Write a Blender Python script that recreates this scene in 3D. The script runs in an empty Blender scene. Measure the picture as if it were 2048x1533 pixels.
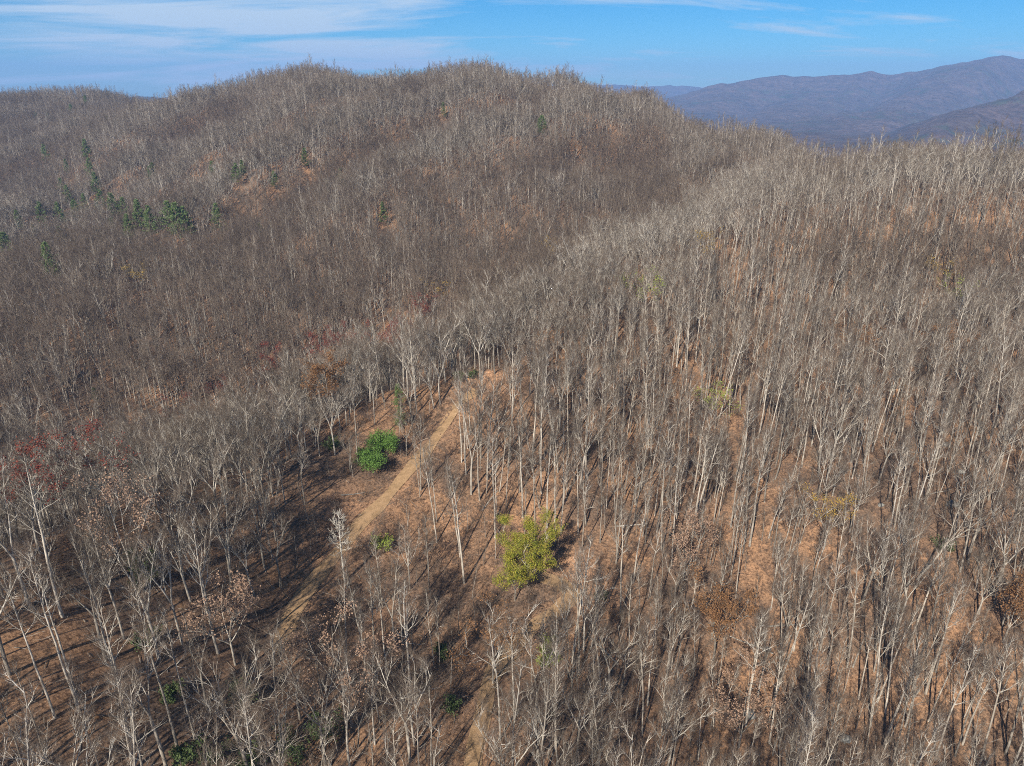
import bpy, math, random
import numpy as np

# ------------------------------------------------------------------ camera, sky, sun, exposure
scene = bpy.context.scene
COL = scene.collection
R = math.radians
CAMZ = 120.0
PITCH = R(22.6)
FPX, U0, V0 = 1420.0, 1024.0, 766.5          # focal length and centre of the 2048 x 1533 photograph

cam_data = bpy.data.cameras.new('camera')
cam_data.sensor_width = 36.0
cam_data.lens = FPX / 2048.0 * 36.0
cam_data.clip_start = 0.5
cam_data.clip_end = 90000.0
cam = bpy.data.objects.new('camera', cam_data)
COL.objects.link(cam)
cam.location = (0, 0, CAMZ)
cam.rotation_euler = (math.pi / 2 - PITCH, 0, 0)
scene.camera = cam

SUN_EL, SUN_AZ = R(37), R(24)                # the sun stands behind the camera, this far round to its left
CLOUD_A, CLOUD_B = (57.9, 20.3, 0.0), (81.0, 15.0, 0.0)     # where the cirrus deck lies
world = bpy.data.worlds.new('World')
scene.world = world
world.use_nodes = True
wn, wl = world.node_tree.nodes, world.node_tree.links
wn.clear()
w_out = wn.new('ShaderNodeOutputWorld')
w_bg = wn.new('ShaderNodeBackground')
w_bg.inputs['Strength'].default_value = 0.056
sky = wn.new('ShaderNodeTexSky')
sky.sky_type = 'NISHITA'
sky.sun_disc = False
sky.sun_elevation = SUN_EL
sky.sun_rotation = math.pi + SUN_AZ
sky.altitude = 1800.0
sky.air_density = 1.0
sky.dust_density = 0.5
sky.ozone_density = 5.0
tc = wn.new('ShaderNodeTexCoord')
sep = wn.new('ShaderNodeSeparateXYZ')
wl.new(tc.outputs['Generated'], sep.inputs[0])
# thin cirrus on a high flat deck: direction / (z + c)
zc = wn.new('ShaderNodeMath'); zc.operation = 'MAXIMUM'; zc.inputs[1].default_value = 0.0
wl.new(sep.outputs['Z'], zc.inputs[0])
za = wn.new('ShaderNodeMath'); za.operation = 'ADD'; za.inputs[1].default_value = 0.15
wl.new(zc.outputs[0], za.inputs[0])
cx = wn.new('ShaderNodeMath'); cx.operation = 'DIVIDE'
cy = wn.new('ShaderNodeMath'); cy.operation = 'DIVIDE'
wl.new(sep.outputs['X'], cx.inputs[0]); wl.new(za.outputs[0], cx.inputs[1])
wl.new(sep.outputs['Y'], cy.inputs[0]); wl.new(za.outputs[0], cy.inputs[1])
comb = wn.new('ShaderNodeCombineXYZ')
wl.new(cx.outputs[0], comb.inputs[0]); wl.new(cy.outputs[0], comb.inputs[1])
cmap = wn.new('ShaderNodeMapping')
cmap.inputs['Rotation'].default_value = (0, 0, R(-32))
cmap.inputs['Scale'].default_value = (0.42, 1.0, 1)
cmap.inputs['Location'].default_value = CLOUD_A
wl.new(comb.outputs[0], cmap.inputs['Vector'])
cn1 = wn.new('ShaderNodeTexNoise')
cn1.inputs['Scale'].default_value = 1.5
cn1.inputs['Detail'].default_value = 9.0
cn1.inputs['Roughness'].default_value = 0.6
cn1.inputs['Distortion'].default_value = 0.55
wl.new(cmap.outputs[0], cn1.inputs['Vector'])
cn2 = wn.new('ShaderNodeTexNoise')
cn2.inputs['Scale'].default_value = 0.33
cn2.inputs['Detail'].default_value = 2.0
cmap2 = wn.new('ShaderNodeMapping')
cmap2.inputs['Location'].default_value = CLOUD_B
wl.new(comb.outputs[0], cmap2.inputs['Vector'])
wl.new(cmap2.outputs[0], cn2.inputs['Vector'])
csum = wn.new('ShaderNodeMath'); csum.operation = 'MULTIPLY_ADD'; csum.inputs[1].default_value = 0.75
wl.new(cn2.outputs['Fac'], csum.inputs[0]); wl.new(cn1.outputs['Fac'], csum.inputs[2])
cramp = wn.new('ShaderNodeMapRange')
cramp.inputs['From Min'].default_value = 0.84
cramp.inputs['From Max'].default_value = 1.0
cramp.inputs['To Max'].default_value = 0.95
wl.new(csum.outputs[0], cramp.inputs['Value'])
hsv = wn.new('ShaderNodeHueSaturation')
hsv.inputs['Saturation'].default_value = 1.34
hsv.inputs['Hue'].default_value = 0.48
wl.new(sky.outputs[0], hsv.inputs['Color'])
cmix = wn.new('ShaderNodeMixRGB')
cmix.inputs['Color2'].default_value = (6.0, 7.6, 9.2, 1)
wl.new(cramp.outputs[0], cmix.inputs['Fac'])
tint = wn.new('ShaderNodeMixRGB'); tint.blend_type = 'MULTIPLY'; tint.inputs['Fac'].default_value = 1.0
tint.inputs['Color2'].default_value = (0.47, 0.83, 1.08, 1)
wl.new(hsv.outputs['Color'], tint.inputs['Color1'])
wl.new(tint.outputs[0], cmix.inputs['Color1'])
wl.new(cmix.outputs[0], w_bg.inputs['Color'])
wl.new(w_bg.outputs[0], w_out.inputs['Surface'])

sun_data = bpy.data.lights.new('sun', 'SUN')
sun_data.energy = 5.0
sun_data.angle = R(0.53)
sun_data.color = (1.0, 0.93, 0.81)
sun = bpy.data.objects.new('sun', sun_data)
COL.objects.link(sun)
sun.rotation_euler = (math.pi / 2 - SUN_EL, 0, -SUN_AZ)   # shines towards +Y and a little +X

vs = scene.view_settings
vs.view_transform = 'Standard'
vs.look = 'None'
vs.exposure = 0.80
vs.gamma = 1.0
vs.use_curve_mapping = False
scene.cycles.max_bounces = 3
scene.cycles.diffuse_bounces = 2
scene.cycles.glossy_bounces = 1
scene.cycles.transmission_bounces = 1
scene.cycles.volume_bounces = 0
scene.cycles.use_denoising = False
scene.cycles.use_adaptive_sampling = False
scene.cycles.adaptive_threshold = 0.015
scene.cycles.adaptive_min_samples = 24
scene.cycles.pixel_filter_type = 'BLACKMAN_HARRIS'
scene.cycles.filter_width = 1.0

# ------------------------------------------------------------------ helpers
# TERRAIN-BEGIN
def ray(u, v):
    """Direction per metre of depth along the optical axis for a point of the photograph."""
    dx = (np.asarray(u, float) - U0) / FPX
    dy = (V0 - np.asarray(v, float)) / FPX
    return np.stack([dx + 0 * dy, math.cos(PITCH) + dy * math.sin(PITCH) + 0 * dx,
                     -math.sin(PITCH) + dy * math.cos(PITCH) + 0 * dx], axis=-1)

def at(u, v, depth):
    p = ray(u, v) * np.asarray(depth, float)[..., None] if np.ndim(depth) else ray(u, v) * depth
    return p + np.array([0, 0, CAMZ])

def project(p):
    p = np.asarray(p, float) - np.array([0, 0, CAMZ])
    zc_ = p[..., 1] * math.cos(PITCH) - p[..., 2] * math.sin(PITCH)
    up = p[..., 1] * math.sin(PITCH) + p[..., 2] * math.cos(PITCH)
    zs = np.where(zc_ > 1, zc_, 1)
    return U0 + FPX * p[..., 0] / zs, V0 - FPX * up / zs, zc_

def _hash(ix, iy, seed):
    h = (ix.astype(np.int64) * 374761393 + iy.astype(np.int64) * 668265263 + seed * 1442695041) & 0xFFFFFFFF
    h = ((h ^ (h >> 13)) * 1274126177) & 0xFFFFFFFF
    return ((h ^ (h >> 16)) & 0xFFFF) / 65535.0

def vnoise(x, y, wl_, seed=0):
    x = np.asarray(x, float) / wl_; y = np.asarray(y, float) / wl_
    ix, iy = np.floor(x), np.floor(y)
    fx, fy = x - ix, y - iy
    fx = fx * fx * fx * (fx * (fx * 6 - 15) + 10); fy = fy * fy * fy * (fy * (fy * 6 - 15) + 10)
    a, b = _hash(ix, iy, seed), _hash(ix + 1, iy, seed)
    c, d = _hash(ix, iy + 1, seed), _hash(ix + 1, iy + 1, seed)
    return (a + (b - a) * fx) * (1 - fy) + (c + (d - c) * fx) * fy

def sstep(a, b, x):
    t = np.clip((np.asarray(x, float) - a) / (b - a), 0, 1)
    return t * t * (3 - 2 * t)

# ground heights: points read off the photograph (column, row of the ground, depth in metres)
CP = [
    (1024, 1700, 100), (960, 1500, 116), (560, 1400, 116), (150, 1450, 96), (0, 1533, 88), (0, 1250, 102), (250, 1250, 115), (330, 1533, 99),
    (0, 1120, 114), (200, 1040, 140), (440, 950, 160), (690, 1165, 146), (590, 1230, 135), (800, 960, 173), (915, 815, 199),
    (940, 738, 204), (780, 772, 200), (650, 828, 189), (1100, 632, 246), (1100, 1050, 166), (1130, 1185, 148), (1320, 1100, 159), (1500, 1050, 166),
    (1800, 1500, 128), (1900, 1000, 173), (2048, 1250, 148), (1400, 1450, 125), (1500, 800, 216), (1900, 750, 226),
    (1250, 800, 211), (1250, 560, 292), (1291, 512, 330), (1476, 400, 400), (1542, 366, 432), (1450, 600, 277), (1750, 600, 277), (2048, 600, 268), (1600, 450, 330), (1400, 470, 345),
    (1950, 460, 308), (1650, 395, 385), (1780, 378, 380), (1900, 372, 372), (2048, 356, 362), (1590, 385, 420),
    (1590, 352, 470), (1530, 330, 505), (1440, 287, 545), (1300, 240, 620), (1200, 236, 650), (1100, 212, 680), (1020, 180, 700), (960, 166, 705), (840, 182, 725),
    (700, 200, 750), (600, 172, 740), (460, 198, 830), (330, 242, 950),
    (600, 260, 640), (600, 340, 560), (500, 400, 520), (800, 260, 620), (960, 215, 655), (1300, 320, 550), (1200, 440, 450),
    (1430, 310, 560), (1000, 480, 435), (1100, 380, 480), (1291, 430, 500), (1291, 520, 412), (1470, 400, 475), (1100, 520, 410), (1050, 300, 560),
    (290, 555, 400), (120, 580, 388), (0, 620, 372), (500, 520, 432), (700, 450, 435), (900, 385, 475),
    (430, 775, 312), (200, 840, 282), (0, 900, 256), (650, 640, 350), (850, 590, 368), (440, 640, 352), (200, 650, 345), (0, 700, 328), (1000, 540, 396),
    (150, 495, 565), (290, 480, 545), (0, 480, 585),
    (100, 440, 665), (180, 360, 710), (150, 280, 850), (150, 203, 1080), (270, 238, 1060), (0, 226, 1150), (0, 330, 800),
    (300, 300, 720), (350, 335, 650), (250, 255, 800), (415, 330, 715), (465, 285, 735), (80, 250, 980), (395, 248, 880), (345, 258, 880), (1560, 352, 520),
]
CW = [  # ground nobody sees from here: far sides and surroundings, metres from the camera
    (-30, 980, -70), (200, 880, -80), (-330, 1150, -80), (350, 680, -120), (250, 640, -98), (212, 590, -70), (330, 480, -105), (450, 430, -85),
    (350, 300, -52), (300, 150, -88), (200, 50, -112), (0, -60, -108), (-200, 0, -108), (-190, 110, -96), (-350, 250, -118),
    (-520, 450, -108), (-950, 950, -60), (-750, 1400, -60), (-1100, 500, -110), (0, 1500, -150), (550, 1050, -170), (950, 650, -160),
    (800, 200, -100), (500, -100, -125), (-500, -150, -135), (-60, 30, -106), (60, 30, -112),
]
_cp = np.array([at(u, v, d) - np.array([0, 0, CAMZ]) for u, v, d in CP])
# the near ridge falls away steeply behind its crest: points of the crest, then two steps down its far side
CREST_CP = [(-150, 1150, 106), (0, 1120, 114), (200, 1040, 140), (440, 950, 160), (650, 828, 189), (780, 772, 200), (940, 738, 204), (1100, 632, 246), (1250, 560, 292), (1291, 512, 330)]
_cr = np.array([at(u, v, d) - np.array([0, 0, CAMZ]) for u, v, d in CREST_CP])
_cd = np.gradient(_cr[:, :2], axis=0); _cd /= np.linalg.norm(_cd, axis=1, keepdims=True)
_cnrm = np.stack([-_cd[:, 1], _cd[:, 0]], -1)
_ck = np.array([1, 1, 1, 1, 1, 0.95, 0.9, 0.75, 0.6, 0.5])
_back = np.concatenate([np.column_stack([_cr[:, :2] + _cnrm * o_, _cr[:, 2] - d_ * _ck]) for o_, d_ in ((24, 15), (48, 36), (70, 45))])
_cp = np.concatenate([_cp, np.array(CW, float), _back[1:]])
_S = 200.0
_sky = np.array([at(u, v, d)[:2] for u, v, d in [(1590, 352, 470), (1530, 330, 505), (1440, 287, 545), (1300, 240, 620), (1200, 236, 650), (1100, 212, 680), (960, 166, 705), (840, 182, 725), (700, 200, 750),
                                                  (600, 172, 740), (460, 198, 830), (330, 242, 950), (270, 238, 1060), (150, 203, 1080), (0, 226, 1150)]])
_sky = np.concatenate([np.linspace(_sky[i], _sky[i + 1], 8) for i in range(len(_sky) - 1)])

def _tps(r2):
    return 0.5 * r2 * np.log(r2 + 1e-9)

def _fit():
    P = _cp[:, :2] / _S
    n = len(P)
    K = _tps(((P[:, None] - P[None]) ** 2).sum(-1)) + np.eye(n) * 0.003
    A = np.zeros((n + 3, n + 3))
    A[:n, :n] = K
    A[:n, n] = 1; A[:n, n + 1:] = P
    A[n, :n] = 1; A[n + 1:, :n] = P.T
    b = np.zeros(n + 3); b[:n] = _cp[:, 2]
    return np.linalg.solve(A, b)

_W = _fit()

def base_height(x, y):
    x = np.asarray(x, float); y = np.asarray(y, float)
    shp = np.broadcast(x, y).shape
    xf = np.broadcast_to(x, shp).ravel(); yf = np.broadcast_to(y, shp).ravel()
    out = np.empty(len(xf))
    n = len(_cp)
    for i in range(0, len(xf), 20000):
        px = xf[i:i + 20000] / _S; py = yf[i:i + 20000] / _S
        # far outside the modelled hills the spline is held at its rim
        rr = np.hypot(px, py); k = np.minimum(1, 8.5 / np.maximum(rr, 1e-6))
        px, py = px * k, py * k
        r2 = (px[:, None] - _cp[None, :, 0] / _S) ** 2 + (py[:, None] - _cp[None, :, 1] / _S) ** 2
        out[i:i + 20000] = _tps(r2) @ _W[:n] + _W[n] + px * _W[n + 1] + py * _W[n + 2]
    r = np.hypot(xf, yf)
    rough = (vnoise(xf, yf, 42, 1) - .5) * 5.0 + (vnoise(xf, yf, 17, 2) - .5) * 2.0 + (vnoise(xf, yf, 6.0, 3) - .5) * 0.7
    far_ = np.nonzero(r > 420)[0]
    damp = np.zeros(len(xf))
    for i in range(0, len(far_), 20000):
        q_ = far_[i:i + 20000]
        damp[q_] = sstep(8, 70, np.sqrt(((xf[q_, None] - _sky[None, :, 0]) ** 2 + (yf[q_, None] - _sky[None, :, 1]) ** 2).min(1)))
    rough = rough + damp * sstep(430, 560, r) * (1 - 0.75 * sstep(760, 880, r)) * (np.sin((xf * 0.80 - yf * 0.60 + 60 * (vnoise(xf, yf, 190, 8) - .5)) * 2 * math.pi / 118) * (10 + 9 * vnoise(xf, yf, 150, 10)) + (vnoise(xf, yf, 40, 9) - .5) * 6)
    floor_ = -205 + (vnoise(xf, yf, 700, 5) - .5) * 70 + (vnoise(xf, yf, 260, 6) - .5) * 30
    w = sstep(1350, 1800, r)
    out = (out + rough) * (1 - w) + floor_ * w
    return (out + CAMZ).reshape(shp)

def cast(u, v, lift=0.0, fn=None):
    """Where the line of sight through a point of the photograph meets the ground (raised by lift)."""
    fn = fn or base_height
    d = ray(u, v)
    t = np.arange(70.0, 1350.0, 2.0)
    p = d[None] * t[:, None] + np.array([0, 0, CAMZ])
    below = p[:, 2] < fn(p[:, 0], p[:, 1]) + lift
    i = int(np.argmax(below)) if below.any() else len(t) - 1
    if i == 0:
        return np.array([p[0, 0], p[0, 1], 0.0])
    lo, hi = t[i - 1], t[i]
    tt = np.linspace(lo, hi, 21)
    p = d[None] * tt[:, None] + np.array([0, 0, CAMZ])
    below = p[:, 2] < fn(p[:, 0], p[:, 1]) + lift
    j = int(np.argmax(below)) if below.any() else 20
    return np.array([p[j, 0], p[j, 1], float(fn(p[j, 0], p[j, 1]))])

# dirt tracks, as points of the photograph along their middle
TRACK_PX = [
    [(955, 772), (915, 815), (862, 888), (800, 960), (722, 1050), (645, 1138), (600, 1205), (575, 1250), (560, 1300)],
    [(945, 1620), (948, 1533), (955, 1470), (968, 1400), (1000, 1330), (1060, 1262), (1122, 1218), (1146, 1188), (1118, 1162), (1075, 1150)],
]

def _smooth_line(pts, step=1.5):
    pts = np.asarray(pts, float)
    n = len(pts)
    P = np.concatenate([[2 * pts[0] - pts[1]], pts, [2 * pts[-1] - pts[-2]]])
    out = []
    for i in range(n - 1):
        p0, p1, p2, p3 = P[i:i + 4]
        k = max(2, int(np.linalg.norm(p2 - p1) / step))
        t = np.linspace(0, 1, k, endpoint=False)[:, None]
        out.append(0.5 * ((2 * p1) + (-p0 + p2) * t + (2 * p0 - 5 * p1 + 4 * p2 - p3) * t ** 2 + (-p0 + 3 * p1 - 3 * p2 + p3) * t ** 3))
    out.append(pts[-1:])
    return np.concatenate(out)

TRACKS = []
for px in TRACK_PX:
    g = np.array([cast(u, v)[:2] for u, v in px])
    line = _smooth_line(g)
    h = base_height(line[:, 0], line[:, 1])
    kk = np.ones(15) / 15
    h = np.convolve(np.pad(h, 7, mode='edge'), kk, mode='valid')
    TRACKS.append(np.column_stack([line, h]))

def track_near(x, y):
    """Distance to the nearest track and its height there."""
    best = np.full(len(x), 1e9); hh = np.zeros(len(x))
    for T in TRACKS:
        m = np.nonzero((x > T[:, 0].min() - 14) & (x < T[:, 0].max() + 14) & (y > T[:, 1].min() - 14) & (y < T[:, 1].max() + 14))[0]
        for i in range(0, len(m), 8000):
            q = m[i:i + 8000]
            d2 = (x[q][:, None] - T[None, :, 0]) ** 2 + (y[q][:, None] - T[None, :, 1]) ** 2
            j = d2.argmin(1)
            d = np.sqrt(d2[np.arange(len(q)), j])
            b = d < best[q]
            best[q[b]] = d[b]; hh[q[b]] = T[j[b], 2]
    return best, hh

def height(x, y):
    x = np.asarray(x, float); y = np.asarray(y, float)
    shp = np.broadcast(x, y).shape
    xf = np.broadcast_to(x, shp).ravel().copy(); yf = np.broadcast_to(y, shp).ravel().copy()
    z = base_height(xf, yf)
    d, hh = track_near(xf, yf)
    w = 1 - sstep(2.4, 8.0, d)
    return (z * (1 - w) + (hh - 0.15) * w).reshape(shp)

# what hides what: the steepest ground sight line up to each distance, by azimuth
AZ = np.radians(np.linspace(-50, 50, 301))
RR = np.geomspace(55, 1500, 300)
_gx, _gy = np.sin(AZ)[:, None] * RR[None], np.cos(AZ)[:, None] * RR[None]
_gz = base_height(_gx, _gy)
RUNMAX = np.maximum.accumulate((_gz - CAMZ) / RR[None], axis=1)

def in_sight(x, y, ztop, slack=0.0):
    r = np.hypot(x, y); a = np.arctan2(x, y)
    ia = np.clip(np.round((a - AZ[0]) / (AZ[1] - AZ[0])).astype(int), 0, len(AZ) - 1)
    ir = np.clip(np.searchsorted(RR, r * 0.97) - 1, 0, len(RR) - 1)
    return (ztop + slack - CAMZ) / r >= RUNMAX[ia, ir]
# TERRAIN-END

# ------------------------------------------------------------------ materials
def mat_base(name, rough=0.9):
    m = bpy.data.materials.new(name)
    m.use_nodes = True
    nt = m.node_tree
    b = nt.nodes['Principled BSDF']
    b.inputs['Roughness'].default_value = rough
    b.inputs['Specular IOR Level'].default_value = 0.15
    return m, nt, b

def ramp(nt, fac, stops):
    r = nt.nodes.new('ShaderNodeValToRGB')
    el = r.color_ramp.elements
    while len(el) < len(stops):
        el.new(0.5)
    for e, (p, c) in zip(el, stops):
        e.position = p
        e.color = (*c, 1)
    nt.links.new(fac, r.inputs['Fac'])
    return r.outputs['Color']

def noise(nt, vec, scale, detail=4, rough=0.55, dist=0.0):
    n = nt.nodes.new('ShaderNodeTexNoise')
    n.inputs['Scale'].default_value = scale
    n.inputs['Detail'].default_value = detail
    n.inputs['Roughness'].default_value = rough
    n.inputs['Distortion'].default_value = dist
    nt.links.new(vec, n.inputs['Vector'])
    return n.outputs['Fac']

def mixc(nt, fac, a, b, mode='MIX'):
    m = nt.nodes.new('ShaderNodeMixRGB')
    m.blend_type = mode
    for s, v in (('Fac', fac), ('Color1', a), ('Color2', b)):
        if isinstance(v, (int, float)):
            m.inputs[s].default_value = v
        elif isinstance(v, tuple):
            m.inputs[s].default_value = (*v, 1)
        else:
            nt.links.new(v, m.inputs[s])
    return m.outputs['Color']

def bark_mat(name, pale, dark, spread=0.35, grain=2.2):
    """Bark with blotches and streaks, its tone different from tree to tree."""
    m, nt, b = mat_base(name)
    geo = nt.nodes.new('ShaderNodeTexCoord').outputs['Object']
    mp = nt.nodes.new('ShaderNodeMapping')
    mp.inputs['Scale'].default_value = (1, 1, 0.35)
    nt.links.new(geo, mp.inputs['Vector'])
    n = noise(nt, mp.outputs[0], grain, 4)
    c = ramp(nt, n, [(0.36, dark), (0.62, pale)])
    info = nt.nodes.new('ShaderNodeObjectInfo')
    t = ramp(nt, info.outputs['Random'], [(0.0, (1 - spread, 1 - spread * 1.02, 1 - spread * 1.05)), (0.45, (0.95, 0.93, 0.9)), (1.0, (1.12, 1.12, 1.12))])
    c = mixc(nt, 1.0, c, t, 'MULTIPLY')
    nt.links.new(c, b.inputs['Base Color'])
    return m

def leaf_mat(name, stops, trans=0.25):
    m, nt, b = mat_base(name, 0.65)
    geo = nt.nodes.new('ShaderNodeTexCoord').outputs['Object']
    n = noise(nt, geo, 0.9, 5, 0.7)
    c = ramp(nt, n, stops)
    nt.links.new(c, b.inputs['Base Color'])
    if trans:
        tr = nt.nodes.new('ShaderNodeBsdfTranslucent')
        nt.links.new(c, tr.inputs['Color'])
        mx = nt.nodes.new('ShaderNodeMixShader')
        mx.inputs['Fac'].default_value = trans
        nt.links.new(b.outputs[0], mx.inputs[1]); nt.links.new(tr.outputs[0], mx.inputs[2])
        nt.links.new(mx.outputs[0], nt.nodes['Material Output'].inputs['Surface'])
    return m

M = {}
M['pale'] = bark_mat('bark_pale', (0.50, 0.45, 0.385), (0.28, 0.245, 0.205), 0.42)
M['grey'] = bark_mat('bark_grey', (0.42, 0.38, 0.33), (0.21, 0.185, 0.155), 0.45)
M['limb'] = bark_mat('limb_bark', (0.50, 0.46, 0.40), (0.31, 0.28, 0.24), 0.48)
M['twig'] = bark_mat('twig_bark', (0.205, 0.16, 0.125), (0.125, 0.097, 0.076), 0.40, 0.6)
M['limb_mid'] = bark_mat('limb_bark_grey', (0.32, 0.275, 0.225), (0.19, 0.16, 0.13), 0.45)
M['limb_dark'] = bark_mat('limb_bark_dark', (0.23, 0.185, 0.145), (0.135, 0.105, 0.08), 0.35)  # limb colour darkened to stand for the shade in hollows
M['twig_dark'] = bark_mat('twig_bark_dark', (0.15, 0.112, 0.084), (0.095, 0.07, 0.053), 0.35, 0.6)  # twig colour darkened for the same painted shade
M['brush'] = bark_mat('brush_bark', (0.21, 0.155, 0.125), (0.125, 0.09, 0.075), 0.35, 0.6)
M['dark'] = bark_mat('bark_dark', (0.18, 0.14, 0.11), (0.09, 0.07, 0.055), 0.3)
M['dead'] = bark_mat('bark_dead', (0.60, 0.56, 0.50), (0.40, 0.37, 0.32), 0.1)
M['leaf_yellow'] = leaf_mat('leaf_yellow_green', [(0.32, (0.07, 0.11, 0.02)), (0.44, (0.20, 0.22, 0.03)), (0.56, (0.37, 0.33, 0.05)), (0.68, (0.30, 0.17, 0.07))])
M['leaf_lime'] = leaf_mat('leaf_lime', [(0.3, (0.17, 0.24, 0.04)), (0.7, (0.36, 0.40, 0.08))])
M['leaf_gold'] = leaf_mat('leaf_gold', [(0.3, (0.30, 0.18, 0.04)), (0.7, (0.46, 0.32, 0.07))])
M['leaf_red'] = leaf_mat('leaf_red', [(0.3, (0.14, 0.03, 0.022)), (0.5, (0.21, 0.05, 0.035)), (0.62, (0.24, 0.09, 0.055)), (0.75, (0.20, 0.11, 0.07))])
M['leaf_rust'] = leaf_mat('leaf_rust', [(0.3, (0.15, 0.075, 0.035)), (0.7, (0.30, 0.165, 0.08))])
M['leaf_tan'] = leaf_mat('leaf_tan', [(0.3, (0.26, 0.16, 0.11)), (0.7, (0.44, 0.30, 0.21))])
M['leaf_green'] = leaf_mat('leaf_evergreen', [(0.3, (0.05, 0.10, 0.02)), (0.5, (0.12, 0.22, 0.045)), (0.7, (0.21, 0.32, 0.09))])
M['leaf_laurel'] = leaf_mat('leaf_laurel', [(0.3, (0.045, 0.07, 0.025)), (0.7, (0.12, 0.16, 0.06))])
M['needle'] = leaf_mat('pine_needle', [(0.3, (0.08, 0.125, 0.045)), (0.7, (0.22, 0.29, 0.10))], 0.25)

# forest floor: fallen leaves, bare earth, moss of fine relief
m, nt, b = mat_base('leaf_litter', 0.95)
pos = nt.nodes.new('ShaderNodeNewGeometry').outputs['Position']
n1 = noise(nt, pos, 0.045, 5, 0.6)
n2 = noise(nt, pos, 0.6, 6, 0.7)
n3 = noise(nt, pos, 3.2, 6, 0.85)
litter = ramp(nt, n3, [(0.30, (0.14, 0.078, 0.044)), (0.47, (0.30, 0.17, 0.095)), (0.62, (0.40, 0.24, 0.14)), (0.78, (0.52, 0.34, 0.21))])
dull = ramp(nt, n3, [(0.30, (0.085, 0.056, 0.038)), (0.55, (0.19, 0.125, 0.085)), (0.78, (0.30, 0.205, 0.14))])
f = nt.nodes.new('ShaderNodeMapRange')
f.inputs['From Min'].default_value = 0.38; f.inputs['From Max'].default_value = 0.62
sm = nt.nodes.new('ShaderNodeMath'); sm.operation = 'MULTIPLY_ADD'; sm.inputs[1].default_value = 0.5
nt.links.new(n2, sm.inputs[0]); nt.links.new(n1, sm.inputs[2])
sb = nt.nodes.new('ShaderNodeMath'); sb.operation = 'SUBTRACT'; sb.inputs[1].default_value = 0.25
nt.links.new(sm.outputs[0], sb.inputs[0]); nt.links.new(sb.outputs[0], f.inputs['Value'])
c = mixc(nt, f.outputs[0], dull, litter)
eat = nt.nodes.new('ShaderNodeAttribute'); eat.attribute_name = 'earth'
c = mixc(nt, eat.outputs['Fac'], c, ramp(nt, n3, [(0.3, (0.25, 0.135, 0.075)), (0.7, (0.47, 0.28, 0.165))]))
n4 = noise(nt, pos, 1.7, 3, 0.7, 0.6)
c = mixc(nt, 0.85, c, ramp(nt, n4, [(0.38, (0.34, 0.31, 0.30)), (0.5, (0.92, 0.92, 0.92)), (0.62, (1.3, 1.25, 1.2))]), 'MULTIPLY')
nt.links.new(c, b.inputs['Base Color'])
bp = nt.nodes.new('ShaderNodeBump')
bp.inputs['Strength'].default_value = 0.9
bp.inputs['Distance'].default_value = 0.35
nb = mixc(nt, 0.5, n2, n3)
nt.links.new(nb, bp.inputs['Height'])
nt.links.new(bp.outputs[0], b.inputs['Normal'])
M['litter'] = m

m, nt, b = mat_base('track_dirt', 0.95)
pos = nt.nodes.new('ShaderNodeNewGeometry').outputs['Position']
n2 = noise(nt, pos, 0.7, 6, 0.7)
n3 = noise(nt, pos, 5.0, 5, 0.75)
c1 = ramp(nt, n3, [(0.3, (0.21, 0.125, 0.065)), (0.55, (0.38, 0.245, 0.135)), (0.75, (0.52, 0.36, 0.215))])
c2 = ramp(nt, n3, [(0.3, (0.17, 0.105, 0.055)), (0.75, (0.36, 0.235, 0.125))])
c = mixc(nt, ramp(nt, n2, [(0.42, (0, 0, 0)), (0.6, (1, 1, 1))]), c1, c2)
nt.links.new(c, b.inputs['Base Color'])
bp = nt.nodes.new('ShaderNodeBump'); bp.inputs['Strength'].default_value = 0.8; bp.inputs['Distance'].default_value = 0.15
nt.links.new(n3, bp.inputs['Height']); nt.links.new(bp.outputs[0], b.inputs['Normal'])
M['dirt'] = m

def far_wood(name, sc):
    """Bare woods seen from kilometres away: brown with evergreen specks, crowns as fine relief."""
    m, nt, b = mat_base(name, 1.0)
    pos = nt.nodes.new('ShaderNodeNewGeometry').outputs['Position']
    a1 = noise(nt, pos, 0.0016 * sc, 5, 0.6)
    a2 = noise(nt, pos, 0.022 * sc, 5, 0.75)
    wood = ramp(nt, a2, [(0.3, (0.03, 0.02, 0.018)), (0.5, (0.085, 0.056, 0.048)), (0.72, (0.16, 0.11, 0.095))])
    green = ramp(nt, a2, [(0.35, (0.018, 0.028, 0.016)), (0.7, (0.07, 0.08, 0.045))])
    g = nt.nodes.new('ShaderNodeMath'); g.operation = 'MULTIPLY'
    g1 = ramp(nt, a1, [(0.46, (0, 0, 0)), (0.62, (1, 1, 1))])
    g2 = ramp(nt, noise(nt, pos, 0.011 * sc, 4, 0.7), [(0.5, (0, 0, 0)), (0.58, (1, 1, 1))])
    nt.links.new(g1, g.inputs[0]); nt.links.new(g2, g.inputs[1])
    c = mixc(nt, g.outputs[0], wood, green)
    c = mixc(nt, 0.45, c, ramp(nt, noise(nt, pos, 0.0045 * sc, 5, 0.65, 0.8), [(0.36, (0.35, 0.35, 0.38)), (0.52, (1.0, 1.0, 1.0)), (0.68, (1.6, 1.5, 1.45))]), 'MULTIPLY')
    nt.links.new(c, b.inputs['Base Color'])
    bp = nt.nodes.new('ShaderNodeBump'); bp.inputs['Strength'].default_value = 1.0; bp.inputs['Distance'].default_value = 14.0
    nt.links.new(a2, bp.inputs['Height']); nt.links.new(bp.outputs[0], b.inputs['Normal'])
    return m
M['far_wood'] = far_wood('far_woods', 1.0)

# ------------------------------------------------------------------ mesh helpers
def tag(o, label=None, cat=None, group=None, kind=None):
    if label: o['label'] = label
    if cat: o['category'] = cat
    if group: o['group'] = group
    if kind: o['kind'] = kind
    return o

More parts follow.
